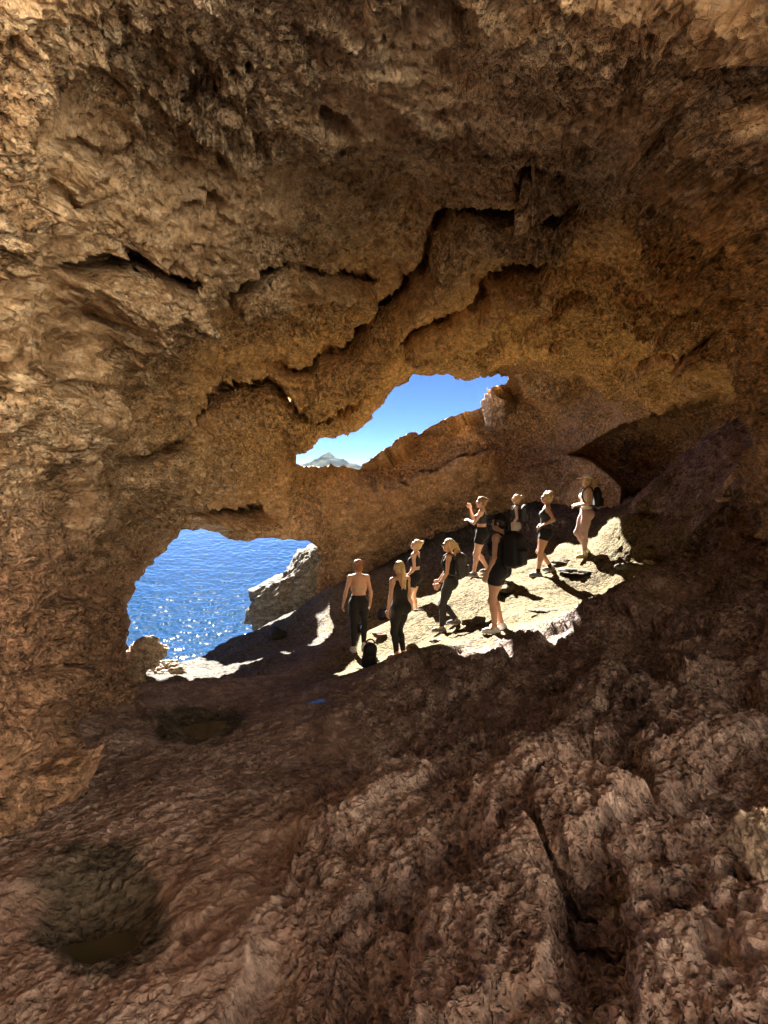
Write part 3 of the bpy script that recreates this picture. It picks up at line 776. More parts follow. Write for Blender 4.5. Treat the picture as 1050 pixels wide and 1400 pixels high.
# ================================================================== SOLID SHAPES FROM DISTANCE FIELDS
class Field:
    """a distance field on a small grid: round cones and ellipsoids melted together, then skinned with one surface"""
    def __init__(s, lo, hi, h):
        s.h = h; s.lo = np.array(lo, float)
        s.n = np.ceil((np.array(hi) - s.lo) / h).astype(int) + 1
        s.ax = [s.lo[i] + h * np.arange(s.n[i]) for i in range(3)]
        s.D = np.full(s.n, 1.0, f32)
    def like(s):
        o = Field.__new__(Field); o.h, o.lo, o.n, o.ax = s.h, s.lo, s.n, s.ax; o.D = np.full(s.n, 1.0, f32); return o
    def block(s, lo, hi):
        a = np.clip(((np.array(lo) - s.lo) / s.h).astype(int) - 1, 0, s.n - 1)
        b = np.clip(((np.array(hi) - s.lo) / s.h).astype(int) + 2, 1, s.n)
        sl = tuple(slice(a[i], max(b[i], a[i] + 1)) for i in range(3))
        return sl, s.ax[0][sl[0]][:, None, None], s.ax[1][sl[1]][None, :, None], s.ax[2][sl[2]][None, None, :]
    def add(s, sl, d, k):
        A = s.D[sl]
        if k <= 0: s.D[sl] = np.minimum(A, d); return
        hh = np.clip(.5 + .5 * (A - d) / k, 0, 1)
        s.D[sl] = A * (1 - hh) + d * hh - k * hh * (1 - hh)
    def cone(s, a, b, ra, rb, k=.02, cut=None):
        a, b = np.array(a, float), np.array(b, float); m = max(ra, rb) + k + .03
        sl, x, y, z = s.block(np.minimum(a, b) - m, np.maximum(a, b) + m)
        ab = b - a; L2 = ab @ ab + 1e-12
        t = np.clip(((x - a[0]) * ab[0] + (y - a[1]) * ab[1] + (z - a[2]) * ab[2]) / L2, 0, 1)
        d = np.sqrt((x - a[0] - t * ab[0]) ** 2 + (y - a[1] - t * ab[1]) ** 2 + (z - a[2] - t * ab[2]) ** 2) - (ra + (rb - ra) * t)
        if cut is not None:
            u = ab / math.sqrt(L2); c = a + ab * cut
            d = np.maximum(d, (x - c[0]) * u[0] + (y - c[1]) * u[1] + (z - c[2]) * u[2])
        s.add(sl, d.astype(f32), k)
    def ell(s, c, r, k=.02, rot=None, sub=False):
        c = np.array(c, float); r = np.array(r, float); m = r.max() + k + .03
        sl, x, y, z = s.block(c - m, c + m)
        X_ = np.stack(np.broadcast_arrays(x - c[0], y - c[1], z - c[2]), -1)
        if rot is not None: X_ = X_ @ rot
        k0 = np.linalg.norm(X_ / r, axis=-1); k1 = np.linalg.norm(X_ / r ** 2, axis=-1) + 1e-9
        d = (k0 * (k0 - 1) / k1).astype(f32)
        if sub: s.D[sl] = np.maximum(s.D[sl], -d)
        else: s.add(sl, d, k)
    def rbox(s, c, hx, r, k=.01, rot=None):
        c = np.array(c, float); hx = np.array(hx, float); m = np.linalg.norm(hx) + k + .03
        sl, x, y, z = s.block(c - m, c + m)
        X_ = np.stack(np.broadcast_arrays(x - c[0], y - c[1], z - c[2]), -1)
        if rot is not None: X_ = X_ @ rot
        q = np.abs(X_) - (hx - r)
        d = np.linalg.norm(np.maximum(q, 0), axis=-1) + np.minimum(q.max(-1), 0) - r
        s.add(sl, d.astype(f32), k)
    def plane(s, p, n):          # keep the side the normal points away from
        p = np.array(p, float); n = np.array(n, float); n = n / np.linalg.norm(n)
        x, y, z = s.ax[0][:, None, None], s.ax[1][None, :, None], s.ax[2][None, None, :]
        s.D = np.maximum(s.D, ((x - p[0]) * n[0] + (y - p[1]) * n[1] + (z - p[2]) * n[2]).astype(f32))
    def mesh(s):
        D = s.D; h = s.h
        ins = D < 0
        nx, ny, nz = D.shape
        cnt = np.zeros((nx - 1, ny - 1, nz - 1), np.int8)
        cor = {}
        for i in (0, 1):
            for j in (0, 1):
                for k in (0, 1):
                    cnt += ins[i:nx - 1 + i, j:ny - 1 + j, k:nz - 1 + k]
        act = (cnt > 0) & (cnt < 8)
        idx = np.argwhere(act)
        if len(idx) == 0: return np.zeros((0, 3)), np.zeros((0, 4), int)
        acc = np.zeros((len(idx), 3)); nn = np.zeros(len(idx))
        for ax in range(3):
            o1, o2 = [q for q in range(3) if q != ax]
            for a in (0, 1):
                for b in (0, 1):
                    off = np.zeros(3, int); off[o1] = a; off[o2] = b
                    p = idx + off; q = p.copy(); q[:, ax] += 1
                    d0 = D[p[:, 0], p[:, 1], p[:, 2]]; d1 = D[q[:, 0], q[:, 1], q[:, 2]]
                    m = (d0 < 0) != (d1 < 0)
                    t = np.where(m, d0 / np.where(m, d0 - d1, 1), 0)
                    pt = off[None] + np.zeros((len(idx), 3)); pt[:, ax] += t
                    acc[m] += pt[m]; nn[m] += 1
        V = s.lo + h * (idx + acc / nn[:, None])
        vid = -np.ones(act.shape, np.int64); vid[act] = np.arange(len(idx))
        F_ = []
        for ax in range(3):
            o1, o2 = (ax + 1) % 3, (ax + 2) % 3
            sa = [slice(None)] * 3; sb = [slice(None)] * 3
            sa[ax] = slice(0, D.shape[ax] - 1); sb[ax] = slice(1, D.shape[ax])
            ch = ins[tuple(sa)] != ins[tuple(sb)]
            e = np.argwhere(ch); 
            ok = (e[:, o1] > 0) & (e[:, o2] > 0) & (e[:, o1] < D.shape[o1] - 1) & (e[:, o2] < D.shape[o2] - 1)
            e = e[ok]
            d1_ = np.zeros(3, int); d1_[o1] = 1; d2_ = np.zeros(3, int); d2_[o2] = 1
            g = lambda q: vid[q[:, 0], q[:, 1], q[:, 2]]
            quad = np.column_stack([g(e - d1_ - d2_), g(e - d2_), g(e), g(e - d1_)])
            inn = ins[e[:, 0], e[:, 1], e[:, 2]]
            quad[~inn] = quad[~inn][:, ::-1]
            F_.append(quad)
        return V, np.concatenate(F_)
    def build(s, name, mat, parent, origin=(0, 0, 0)):
        V, Fq = s.mesh()
        return link_mesh(name, V - np.array(origin), Fq, [mat], True, parent)

def simple_mat(name, c, rough=.8, spec=.3, var=.25, scale=30, sss=0, sheen=0):
    m, nt, bs = new_mat(name)
    tc = nt.nodes.new('ShaderNodeTexCoord')
    n = nd(nt, 'ShaderNodeTexNoise', Scale=scale, Detail=4.0, Roughness=.6); lk(nt, tc.outputs['Object'], n.inputs['Vector'])
    lk(nt, ramp(nt, n.outputs[0], [(.3, tuple(x * (1 - var) for x in c)), (.7, tuple(min(1, x * (1 + var)) for x in c))]), bs.inputs['Base Color'])
    bs.inputs['Roughness'].default_value = rough; bs.inputs['Specular IOR Level'].default_value = spec
    if sheen: bs.inputs['Sheen Weight'].default_value = sheen
    b = nd(nt, 'ShaderNodeBump', Strength=.25, Distance=.01); lk(nt, n.outputs[0], b.inputs['Height']); lk(nt, b.outputs[0], bs.inputs['Normal'])
    return m

SK = {'fair': simple_mat('skin_fair', (.62, .40, .30), .55, .35, .12, 8), 'tan': simple_mat('skin_tan', (.54, .31, .21), .55, .35, .12, 8),
      'deep': simple_mat('skin_tanned', (.42, .24, .16), .5, .35, .12, 8)}
HR = {'blonde': simple_mat('blonde_hair', (.60, .43, .22), .5, .4, .45, 60), 'auburn': simple_mat('auburn_hair', (.26, .11, .05), .5, .4, .45, 60),
      'dark': simple_mat('dark_hair', (.022, .014, .011), .45, .4, .4, 60), 'light_brown': simple_mat('light_brown_hair', (.27, .17, .085), .5, .4, .45, 60)}
FB = {'black': simple_mat('black_fabric', (.012, .012, .013), .75, .25, .3, 40), 'charcoal': simple_mat('charcoal_fabric', (.035, .036, .042), .8, .25, .3, 40),
      'white': simple_mat('white_fabric', (.86, .86, .85), .85, .2, .1, 40), 'light_grey': simple_mat('pale_grey_fabric', (.50, .48, .45), .85, .2, .12, 40),
      'pink': simple_mat('pale_pink_fabric', (.52, .37, .36), .85, .2, .1, 40), 'beige': simple_mat('beige_fabric', (.45, .36, .24), .85, .2, .12, 40),
      'grey_shoe': simple_mat('grey_shoe_fabric', (.16, .16, .17), .8, .25, .3, 60), 'white_shoe': simple_mat('white_shoe_leather', (.55, .54, .53), .6, .3, .1, 60),
      'rose_shoe': simple_mat('rose_shoe_fabric', (.30, .14, .11), .8, .25, .2, 60), 'yellow_shoe': simple_mat('pale_yellow_shoe_fabric', (.50, .44, .24), .8, .25, .2, 60),
      'pack_grey': simple_mat('grey_pack_nylon', (.055, .055, .058), .7, .3, .35, 35), 'pack_black': simple_mat('black_pack_nylon', (.010, .010, .011), .65, .3, .3, 35),
      'eye': simple_mat('dark_eye', (.02, .015, .012), .2, .5, .1, 5), 'lip': simple_mat('lip_skin', (.36, .13, .11), .5, .4, .1, 5), 'lens': simple_mat('dark_lens', (.008, .008, .01), .1, .6, 0, 5)}

def rotm(ax, deg):
    a = R(deg); c, s = math.cos(a), math.sin(a)
    return np.array({'x': [[1, 0, 0], [0, c, -s], [0, s, c]], 'y': [[c, 0, s], [0, 1, 0], [-s, 0, c]], 'z': [[c, -s, 0], [s, c, 0], [0, 0, 1]]}[ax])

def unit(v): v = np.array(v, float); return v / (np.linalg.norm(v) + 1e-12)

def make_person(px, py, D, heading, label, skin='fair', hair='blonde', style='bun', feet=((-.09, .02), (.09, -.02)), foot_turn=(8, -8),
                lean=0, side=0, head=(0, 0), arms=None, top=('tank', 'black'), bottom=('leggings', 'black'), shoes='grey_shoe', socks=None,
                extras=(), hscale=1.0, twist=0, drop=0, placed=True):
    g = pick(px, py, D) if placed else at(px, py, D)
    gx, gy = g[0], g[1]
    hz = R(heading)
    def to_world(x, y): return gx + x * math.cos(hz) - y * math.sin(hz), gy + x * math.sin(hz) + y * math.cos(hz)
    gz = [ground_z(*to_world(f[0] * hscale, f[1] * hscale), .07) for f in feet]
    z0 = min(gz)
    fz = [min((q - z0) / hscale, .34) for q in gz]
    root = bpy.data.objects.new('person', None); col.objects.link(root)
    root.location = (gx, gy, z0 - .012); root.rotation_euler = (0, 0, hz); root.scale = (hscale,) * 3
    root.empty_display_size = .2
    tag(root, label, 'person', 'hikers standing on the sunlit ledge')
    h = .0085
    hipz = .862 - drop + .25 * min(abs(fz[0] - fz[1]), .3)
    pel = np.array([(feet[0][0] + feet[1][0]) * .5, (feet[0][1] + feet[1][1]) * .5 - .01, hipz])
    Rt = rotm('z', twist) @ rotm('x', -lean) @ rotm('y', side)
    def T(p): return pel + np.array([0, 0, .04]) + Rt @ (np.array(p, float) - np.array([0, 0, .90]))     # torso space: hips at z .86
    lo = (-.62, -.62, -.02); hi = (.62, .62, 1.80)
    base = Field((pel[0] - .47, pel[1] - .47, -.02), (pel[0] + .47, pel[1] + .50, hipz + .95), h)
    tor, leg, arm, hd = base.like(), base.like(), base.like(), base.like()
    # torso
    def E(fld, c, r, k=.05): fld.ell(T(c), r, k, rot=Rt)
    E(tor, (0, -.005, .915), (.158, .108, .115)); E(tor, (0, 0, 1.035), (.122, .088, .13), .06); E(tor, (0, -.002, 1.19), (.140, .100, .155), .06)
    E(tor, (0, -.01, 1.31), (.135, .075, .085), .06)
    for sx in (-1, 1):
        tor.ell(T((sx * .066, .078, 1.215)), (.055, .05, .058), .035)
        tor.cone(T((sx * .045, -.015, 1.375)), T((sx * .142, -.01, 1.352)), .040, .043, .05)
        tor.ell(T((sx * .074, -.058, .865)), (.082, .075, .092), .045)
    # legs
    bones = []
    fwd_default = np.array([0, 1.0, 0])
    for s_, sx in ((0, -1), (1, 1)):
        hip = pel + np.array([sx * .083, 0, -.005])
        fa = R(foot_turn[s_]); fdir = np.array([-math.sin(fa), math.cos(fa), 0])
        ank = np.array([feet[s_][0], feet[s_][1], fz[s_] + .085])
        L1, L2 = .405, .385
        v = ank - hip; d = np.linalg.norm(v); dd = min(d, L1 + L2 - .002)
        if d > dd: ank = hip + v / d * dd; v = ank - hip; d = dd
        u = v / d; aa_ = (L1 ** 2 - L2 ** 2 + d * d) / (2 * d); hh_ = math.sqrt(max(L1 ** 2 - aa_ ** 2, 0))
        bend = fdir - u * (fdir @ u); bend = unit(bend)
        knee = hip + u * aa_ + bend * hh_
        leg.cone(hip + [0, .004, .01], knee, .086, .053, .04)
        leg.ell(hip + (knee - hip) * .35 + bend * .012, (.077, .08, .12), .05)
        calf = knee + (ank - knee) * .32 - bend * .014
        leg.cone(knee, calf, .052, .052, .03); leg.cone(calf, ank, .051, .034, .03)
        leg.ell(knee + bend * .012, (.045, .045, .05), .03)
        bones.append((hip, knee, ank, fdir))
        # the foot inside the shoe
        leg.cone(ank + [0, 0, -.01], ank + fdir * .11 + [0, 0, -.058], .034, .024, .03)
    leg.ell(T((0, -.005, .885)), (.155, .105, .10), .05, rot=Rt)
    for sx in (-1, 1): leg.ell(T((sx * .074, -.058, .865)), (.082, .075, .092), .045)
    # arms and hands
    arms = arms or {}
    defs = {'L': ((-.215, -.02, 1.095), (-.225, .05, .865)), 'R': ((.215, -.02, 1.095), (.225, .05, .865))}
    wr = {}
    for key, sx in (('L', -1), ('R', 1)):
        el_, wi = [T(q) for q in arms.get(key, defs[key])]
        sh = T((sx * .156, -.01, 1.342))
        uu = unit(el_ - sh); el_ = sh + uu * .275
        vv = unit(wi - el_); wi = el_ + vv * .235
        arm.cone(sh, el_, .042, .032, .035); arm.ell(sh + [0, 0, .0], (.047, .047, .047), .03)
        mid = el_ + vv * .07
        arm.cone(el_, mid, .032, .034, .02); arm.cone(mid, wi, .034, .022, .02)
        wr[key] = (wi, vv)
        # hand: palm, four fingers of different length, thumb off the side
        nrm = unit(np.cross(vv, np.array([0, 1, 0]) if abs(vv[1]) < .8 else np.array([0, 0, 1]))) * sx     # roughly sideways
        inward = -unit(np.array([sx, 0, 0]) - vv * (vv[0] * sx))
        if abs(vv[2]) < .6: inward = unit(np.array([0, -.4, -1]) - vv * (np.array([0, -.4, -1]) @ vv))
        acr = unit(np.cross(vv, inward))
        if acr[1] < 0: acr = -acr                      # towards the front: the thumb side
        palm = wi + vv * .05
        rp = np.column_stack([acr, inward, vv])
        arm.ell(palm, (.040, .017, .052), .018, rot=rp)
        for i, (o_, ln) in enumerate(((.030, .068), (.010, .078), (-.010, .073), (-.029, .057))):
            k0 = wi + vv * .088 + acr * o_
            k1 = k0 + (vv * .9 + inward * .42) * ln * .55
            k2 = k1 + (vv * .55 + inward * .83) * ln * .5
            arm.cone(k0 - vv * .02, k1, .0105, .0095, .004); arm.cone(k1, k2, .0095, .0085, .003)
        t0 = wi + vv * .025 + acr * .026
        t1 = t0 + (acr * .75 + vv * .65) * .038
        t2 = t1 + (acr * .2 + vv * .95 + inward * .3) * .032
        arm.cone(t0, t1, .014, .012, .008); arm.cone(t1, t2, .0115, .0095, .004)
    # neck and head
    Rh = Rt @ rotm('z', head[0]) @ rotm('x', -head[1])
    nb = T((0, -.015, 1.385)); hc = T((0, -.008, 1.455)) + Rh @ np.array([0, .018, .092])
    def H(p): return hc + Rh @ np.array(p, float)
    hd.cone(nb - Rt @ np.array([0, 0, .03]), H((0, -.018, -.06)), .052, .047, .03)
    hd.ell(hc + Rh @ np.array([0, -.012, .022]), (.072, .090, .088), .02, rot=Rh)
    hd.ell(H((0, .022, -.038)), (.056, .066, .072), .03, rot=Rh)
    hd.ell(H((0, .062, -.088)), (.026, .024, .022), .03, rot=Rh)            # chin
    hd.cone(H((0, .084, .005)), H((0, .103, -.028)), .009, .0135, .012)       # nose
    hd.ell(H((0, .080, .022)), (.048, .014, .012), .015, rot=Rh)             # brow
    hd.ell(H((0, .082, -.058)), (.022, .011, .010), .010, rot=Rh)            # mouth
    for sx in (-1, 1):
        hd.ell(H((sx * .075, -.005, -.012)), (.011, .020, .030), .008, rot=Rh)    # ears
        hd.ell(H((sx * .032, .092, .004)), (.017, .012, .010), 0, rot=Rh, sub=True)   # sockets
    body = base.like(); body.D = tor.D.copy()
    for o_, k in ((leg, .03), (arm, .03), (hd, .03)):
        hh = np.clip(.5 + .5 * (body.D - o_.D) / k, 0, 1); body.D = body.D * (1 - hh) + o_.D * hh - k * hh * (1 - hh)
    for hip, knee, ank, fdir in bones: pass
    body.build('body', SK[skin], root)
    # face details
    for sx in (-1, 1):
        f_ = Field(H((sx * .032, .086, .004)) - .03, H((sx * .032, .086, .004)) + .03, .004); f_.ell(H((sx * .032, .084, .004)), (.014, .010, .008), 0, rot=Rh); f_.build('eye', FB['eye'], root)
    f_ = Field(H((0, .09, -.058)) - .04, H((0, .09, -.058)) + .04, .004); f_.ell(H((0, .0865, -.058)), (.021, .0095, .0075), 0, rot=Rh); f_.build('lips', FB['lip'], root)
    # hair
    hf = Field(hc - [.22, .28, .48], hc + [.22, .22, .26], .0085)
    hf.ell(hc + Rh @ np.array([0, -.016, .028]), (.083, .098, .092), 0, rot=Rh)
    hf.ell(H((0, -.045, -.02)), (.077, .068, .075), .03, rot=Rh)
    cutp = H((0, .052, .038)); hf.plane(cutp, Rh @ np.array([0, .86, -.52]))
    for sx in (-1, 1):
        hf.ell(H((sx * .066, .028, -.004)), (.02, .030, .040), .015, rot=Rh)
    rs_ = np.random.default_rng(int(abs(px) * 7 + py))
    if style in ('bun', 'bun_low'):
        bc = H((0, -.085, .085)) if style == 'bun' else H((0, -.118, .045))
        hf.cone(H((0, -.06, .05)), bc, .035, .034, .03)
        for _ in range(9): hf.ell(bc + rs_.normal(0, .016, 3), (.026, .022, .02), .012)
    if style in ('pony', 'pony_long', 'braid'):
        tie = H((0, -.106, .036)) if style != 'braid' else H((0, -.10, .0))
        hf.cone(H((0, -.07, .03)), tie, .04, .024, .03)
        Lp = {'pony': .24, 'pony_long': .36, 'braid': .34}[style]
        for i in range(7):
            w_ = rs_.normal(0, 1, 3) * [.010, .008, .0]
            p1 = tie + np.array([0, -.045, -.02]) + w_; p1 = tie + Rh @ (np.array([0, -.032, -.03]) + w_)
            p2 = p1 + np.array([0, 0, -Lp * .5]) + w_ * 1.5 + Rh @ np.array([0, -.012, 0])
            p3 = p2 + np.array([0, 0, -Lp * .5]) + w_ * .8 + Rh @ np.array([0, .02, 0])
            r0 = .017 if style != 'braid' else .013
            hf.cone(tie, p1, r0, r0, .012); hf.cone(p1, p2, r0, r0 * .95, .012); hf.cone(p2, p3, r0 * .95, r0 * .45, .010)
    if style == 'updo':
        for _ in range(16):
            a_ = rs_.uniform(0, 6.28); hf.ell(H((.055 * math.cos(a_), -.055 + .045 * rs_.normal() * .5, .06 + .045 * math.sin(a_))), (.036, .034, .033), .012)
        for i in range(3):
            p1 = H((rs_.normal(0, .02), -.10, -.04)); hf.cone(H((0, -.09, .02)), p1, .018, .012, .01)
    if style == 'curly':
        for _ in range(26):
            v_ = unit(rs_.normal(0, 1, 3) * [1, 1, .8] + [0, -.35, .35]); 
            if v_[1] > .55: continue
            hf.ell(H(v_ * [.082, .095, .095] + np.array([0, -.02, .03])), (.026, .026, .024), .012)
        hf.ell(H((0, -.06, .10)), (.05, .055, .04), .02)
    V_, F_ = hf.mesh()
    if len(V_):
        dv = V_ - hc; nn_ = dv / (np.linalg.norm(dv, axis=1, keepdims=True) + 1e-9)
        V_ = V_ + nn_ * (.006 * fbm((V_ * [1, 1, .35]).astype(f32), .018, 3, .6, 900))[:, None]
        link_mesh('hair', V_, F_, [HR[hair]], True, root)
    # clothes: shells that follow the body
    kind, cl = top
    c_ = base.like(); c_.D = tor.D - .009
    zt = {'tank': .93, 'long_tank': .86, 'crop': 1.10, 'halter': 1.10, 'open_back': .93}[kind]
    c_.plane(T((0, 0, zt)), Rt @ np.array([0, 0, -1]))
    c_.plane(T((0, 0, 1.345)), Rt @ np.array([0, 0, 1]))
    if kind == 'halter':          # bare back
        c_.plane(T((0, -.01, 1.1)), Rt @ np.array([0, -1, 0]))
    nk = T((0, .06, 1.365)); sl, x, y, z = c_.block(nk - .2, nk + .2)
    d_ = np.sqrt(((x - nk[0]) / .085) ** 2 + ((y - nk[1]) / .085) ** 2 + ((z - nk[2]) / .10) ** 2) - 1
    c_.D[sl] = np.maximum(c_.D[sl], (-d_ * .085).astype(f32))
    if kind in ('open_back', 'tank', 'long_tank', 'crop'):
        dep_ = .16 if kind == 'open_back' else .09
        nk = T((0, -.10, 1.36)); sl, x, y, z = c_.block(nk - .25, nk + .25)
        d_ = np.sqrt(((x - nk[0]) / .075) ** 2 + ((y - nk[1]) / .09) ** 2 + ((z - nk[2]) / dep_) ** 2) - 1
        c_.D[sl] = np.maximum(c_.D[sl], (-d_ * .075).astype(f32))
    for sx in (-1, 1):            # arm holes
        q = T((sx * .205, -.01, 1.31)); sl, x, y, z = c_.block(q - .14, q + .14)
        d_ = np.sqrt((x - q[0]) ** 2 + (y - q[1]) ** 2 + (z - q[2]) ** 2) - .092
        c_.D[sl] = np.maximum(c_.D[sl], (-d_).astype(f32))
        c_.cone(T((sx * .085, .068, 1.27)), T((sx * .075, -.005, 1.40)), .017, .015, .01)
        if kind != 'halter': c_.cone(T((sx * .075, -.005, 1.40)), T((sx * .085, -.085, 1.28)), .015, .017, .01)
        else: c_.cone(T((sx * .075, .0, 1.40)), T((sx * .03, -.062, 1.395)), .010, .010, .01)
    if kind == 'halter':
        for za in (1.11, 1.13, 1.15):
            for q0, q1 in (((-.132, -.01, za), (-.105, -.066, za)), ((-.105, -.066, za), (-.055, -.094, za)), ((-.055, -.094, za), (.055, -.094, za)), ((.055, -.094, za), (.105, -.066, za)), ((.105, -.066, za), (.132, -.01, za))):
                c_.cone(T(q0), T(q1), .014, .014, .006)
        c_.cone(T((0, -.072, 1.395)), T((0, -.088, 1.30)), .009, .009, .004); c_.cone(T((0, -.088, 1.30)), T((0, -.100, 1.15)), .009, .009, .004)
    c_.build('tank_top' if kind != 'crop' and kind != 'halter' else 'crop_top', FB[cl], root)
    kind, cl = bottom
    b_ = base.like()
    hh_ = np.clip(.5 + .5 * (leg.D - tor.D) / .03, 0, 1)
    b_.D = leg.D * (1 - hh_) + tor.D * hh_ - .03 * hh_ * (1 - hh_) - (.007 if kind == 'leggings' else .011)
    if kind == 'leggings':
        for hip, knee, ank, fdir in bones: pass
        zc = [bn[2] for bn in bones]
        lowcut = np.ones(b_.n, f32)
        for hip, knee, ank, fdir in bones:      # stop each leg above the ankle
            u = unit(ank - knee); p = ank - u * .02
            sl, x, y, z = b_.block(ank - .16, ank + .16)
            d_ = ((x - p[0]) * u[0] + (y - p[1]) * u[1] + (z - p[2]) * u[2])
            nr_ = np.sqrt((x - ank[0]) ** 2 + (y - ank[1]) ** 2 + (z - ank[2]) ** 2)
            b_.D[sl] = np.where(nr_ < .155, np.maximum(b_.D[sl], d_), b_.D[sl]).astype(f32)
    else:
        x, y, z = b_.ax[0][:, None, None], b_.ax[1][None, :, None], b_.ax[2][None, None, :]
        ts = []
        for hip, knee, ank, fdir in bones:
            u = unit(knee - hip); fr_ = {'shorts': .44, 'short_shorts': .34}[kind]
            p = hip + (knee - hip) * fr_
            ts.append((x - p[0]) * u[0] + (y - p[1]) * u[1] + (z - p[2]) * u[2])
        mid = (x - pel[0]) 
        b_.D = np.where(mid < 0, np.maximum(b_.D, ts[0]), np.maximum(b_.D, ts[1])).astype(f32)
    b_.plane(T((0, 0, 1.03 if kind != 'short_shorts' else .99)), Rt @ np.array([0, 0, 1]))
    b_.build('leggings' if kind == 'leggings' else 'shorts', FB[cl], root)
    # shoes and socks
    for hip, knee, ank, fdir in bones:
        s0 = ank + [0, 0, -.085]
        sd = np.cross([0, 0, 1], fdir)
        f_ = Field(s0 - [.22, .22, .005], s0 + [.22, .22, .16], .0085)
        f_.cone(s0 - fdir * .045 + [0, 0, .036], s0 + fdir * .10 + [0, 0, .034], .040, .041, .02)
        f_.cone(s0 + fdir * .10 + [0, 0, .034], s0 + fdir * .155 + [0, 0, .026], .041, .030, .02)
        f_.cone(s0 - fdir * .02 + [0, 0, .04], s0 - fdir * .01 + [0, 0, .088], .042, .043, .02)
        f_.plane(s0 + [0, 0, .006], (0, 0, -1)); f_.plane(s0 + [0, 0, .095], (0, 0, 1))
        sh_ = f_.build('shoe', FB[shoes], root)
        f_ = Field(s0 - [.22, .22, .012], s0 + [.22, .22, .05], .0085)
        f_.cone(s0 - fdir * .05 + [0, 0, .01], s0 + fdir * .10 + [0, 0, .01], .044, .046, .01); f_.cone(s0 + fdir * .10 + [0, 0, .01], s0 + fdir * .158 + [0, 0, .01], .046, .033, .01)
        f_.plane(s0 + [0, 0, -.004], (0, 0, -1)); f_.plane(s0 + [0, 0, .020], (0, 0, 1))
        so_ = f_.build('sole', FB['white_shoe'] if shoes != 'yellow_shoe' else FB['beige'], root); so_.parent = sh_
        if socks:
            f_ = Field(ank - .1, ank + [.1, .1, .16], .0085)
            f_.cone(ank + [0, 0, -.03], ank + unit(knee - ank) * .09, .042, .046, .01); f_.plane(ank + unit(knee - ank) * .075, unit(knee - ank))
            f_.build('sock', FB[socks], root)
    for ex_ in extras:
        if ex_ in ('black_cap', 'white_cap'):
            f_ = Field(hc - [.24, .24, .10], hc + [.24, .24, .22], .0085)
            f_.ell(hc + Rh @ np.array([0, -.014, .03]), (.092, .108, .102), 0, rot=Rh); f_.plane(H((0, 0, .040)), Rh @ np.array([0, .15, -1]))
            f_.ell(H((0, -.012, .137)), (.012, .012, .008), .004)
            cap_ = f_.build('cap', FB[ex_.split('_')[0]], root)
            f_ = Field(hc - [.24, .24, .10], hc + [.24, .26, .22], .0085)
            f_.ell(H((0, .112, .042)), (.078, .082, .012), 0, rot=Rh @ rotm('x', -10)); f_.plane(H((0, .075, .04)), Rh @ np.array([0, -1, 0]))
            br = f_.build('brim', FB[ex_.split('_')[0]], root); br.parent = cap_
        if ex_ == 'sunglasses':
            f_ = Field(hc - .16, hc + .16, .006)
            for sx in (-1, 1):
                f_.ell(H((sx * .033, .099, .004)), (.027, .008, .021), .004, rot=Rh); f_.cone(H((sx * .058, .09, .01)), H((sx * .079, .0, .012)), .005, .005, .002)
            f_.cone(H((-.012, .103, .008)), H((.012, .103, .008)), .0045, .0045, .002)
            f_.build('sunglasses', FB['lens'], root)
        if ex_ in ('watch_L', 'watch_R'):
            wi, vv = wr[ex_[-1]]
            f_ = Field(wi - .08, wi + .08, .006); f_.cone(wi - vv * .035, wi - vv * .008, .032, .031, 0); f_.plane(wi - vv * .010, vv); f_.plane(wi - vv * .034, -vv)
            f_.build('wristband', FB['black'], root)
        if ex_ == 'tied_jacket':
            f_ = Field(pel - [.3, .3, .3], pel + [.3, .35, .4], .009)
            for a_ in range(24):
                t_ = a_ / 24 * 6.283; p0 = T((.165 * math.cos(t_), .118 * math.sin(t_), .985 + .012 * math.sin(3 * t_))); t2_ = (a_ + 1) / 24 * 6.283
                f_.cone(p0, T((.165 * math.cos(t2_), .118 * math.sin(t2_), .985 + .012 * math.sin(3 * t2_))), .026, .026, .01)
            f_.cone(T((-.03, .13, .98)), T((-.07, .15, .86)), .028, .018, .02); f_.cone(T((-.01, .135, .98)), T((.04, .15, .88)), .026, .016, .02)
            f_.build('tied_jacket', FB['charcoal'], root)
    return dict(root=root, T=T, Rt=Rt, hscale=hscale, hc=hc)

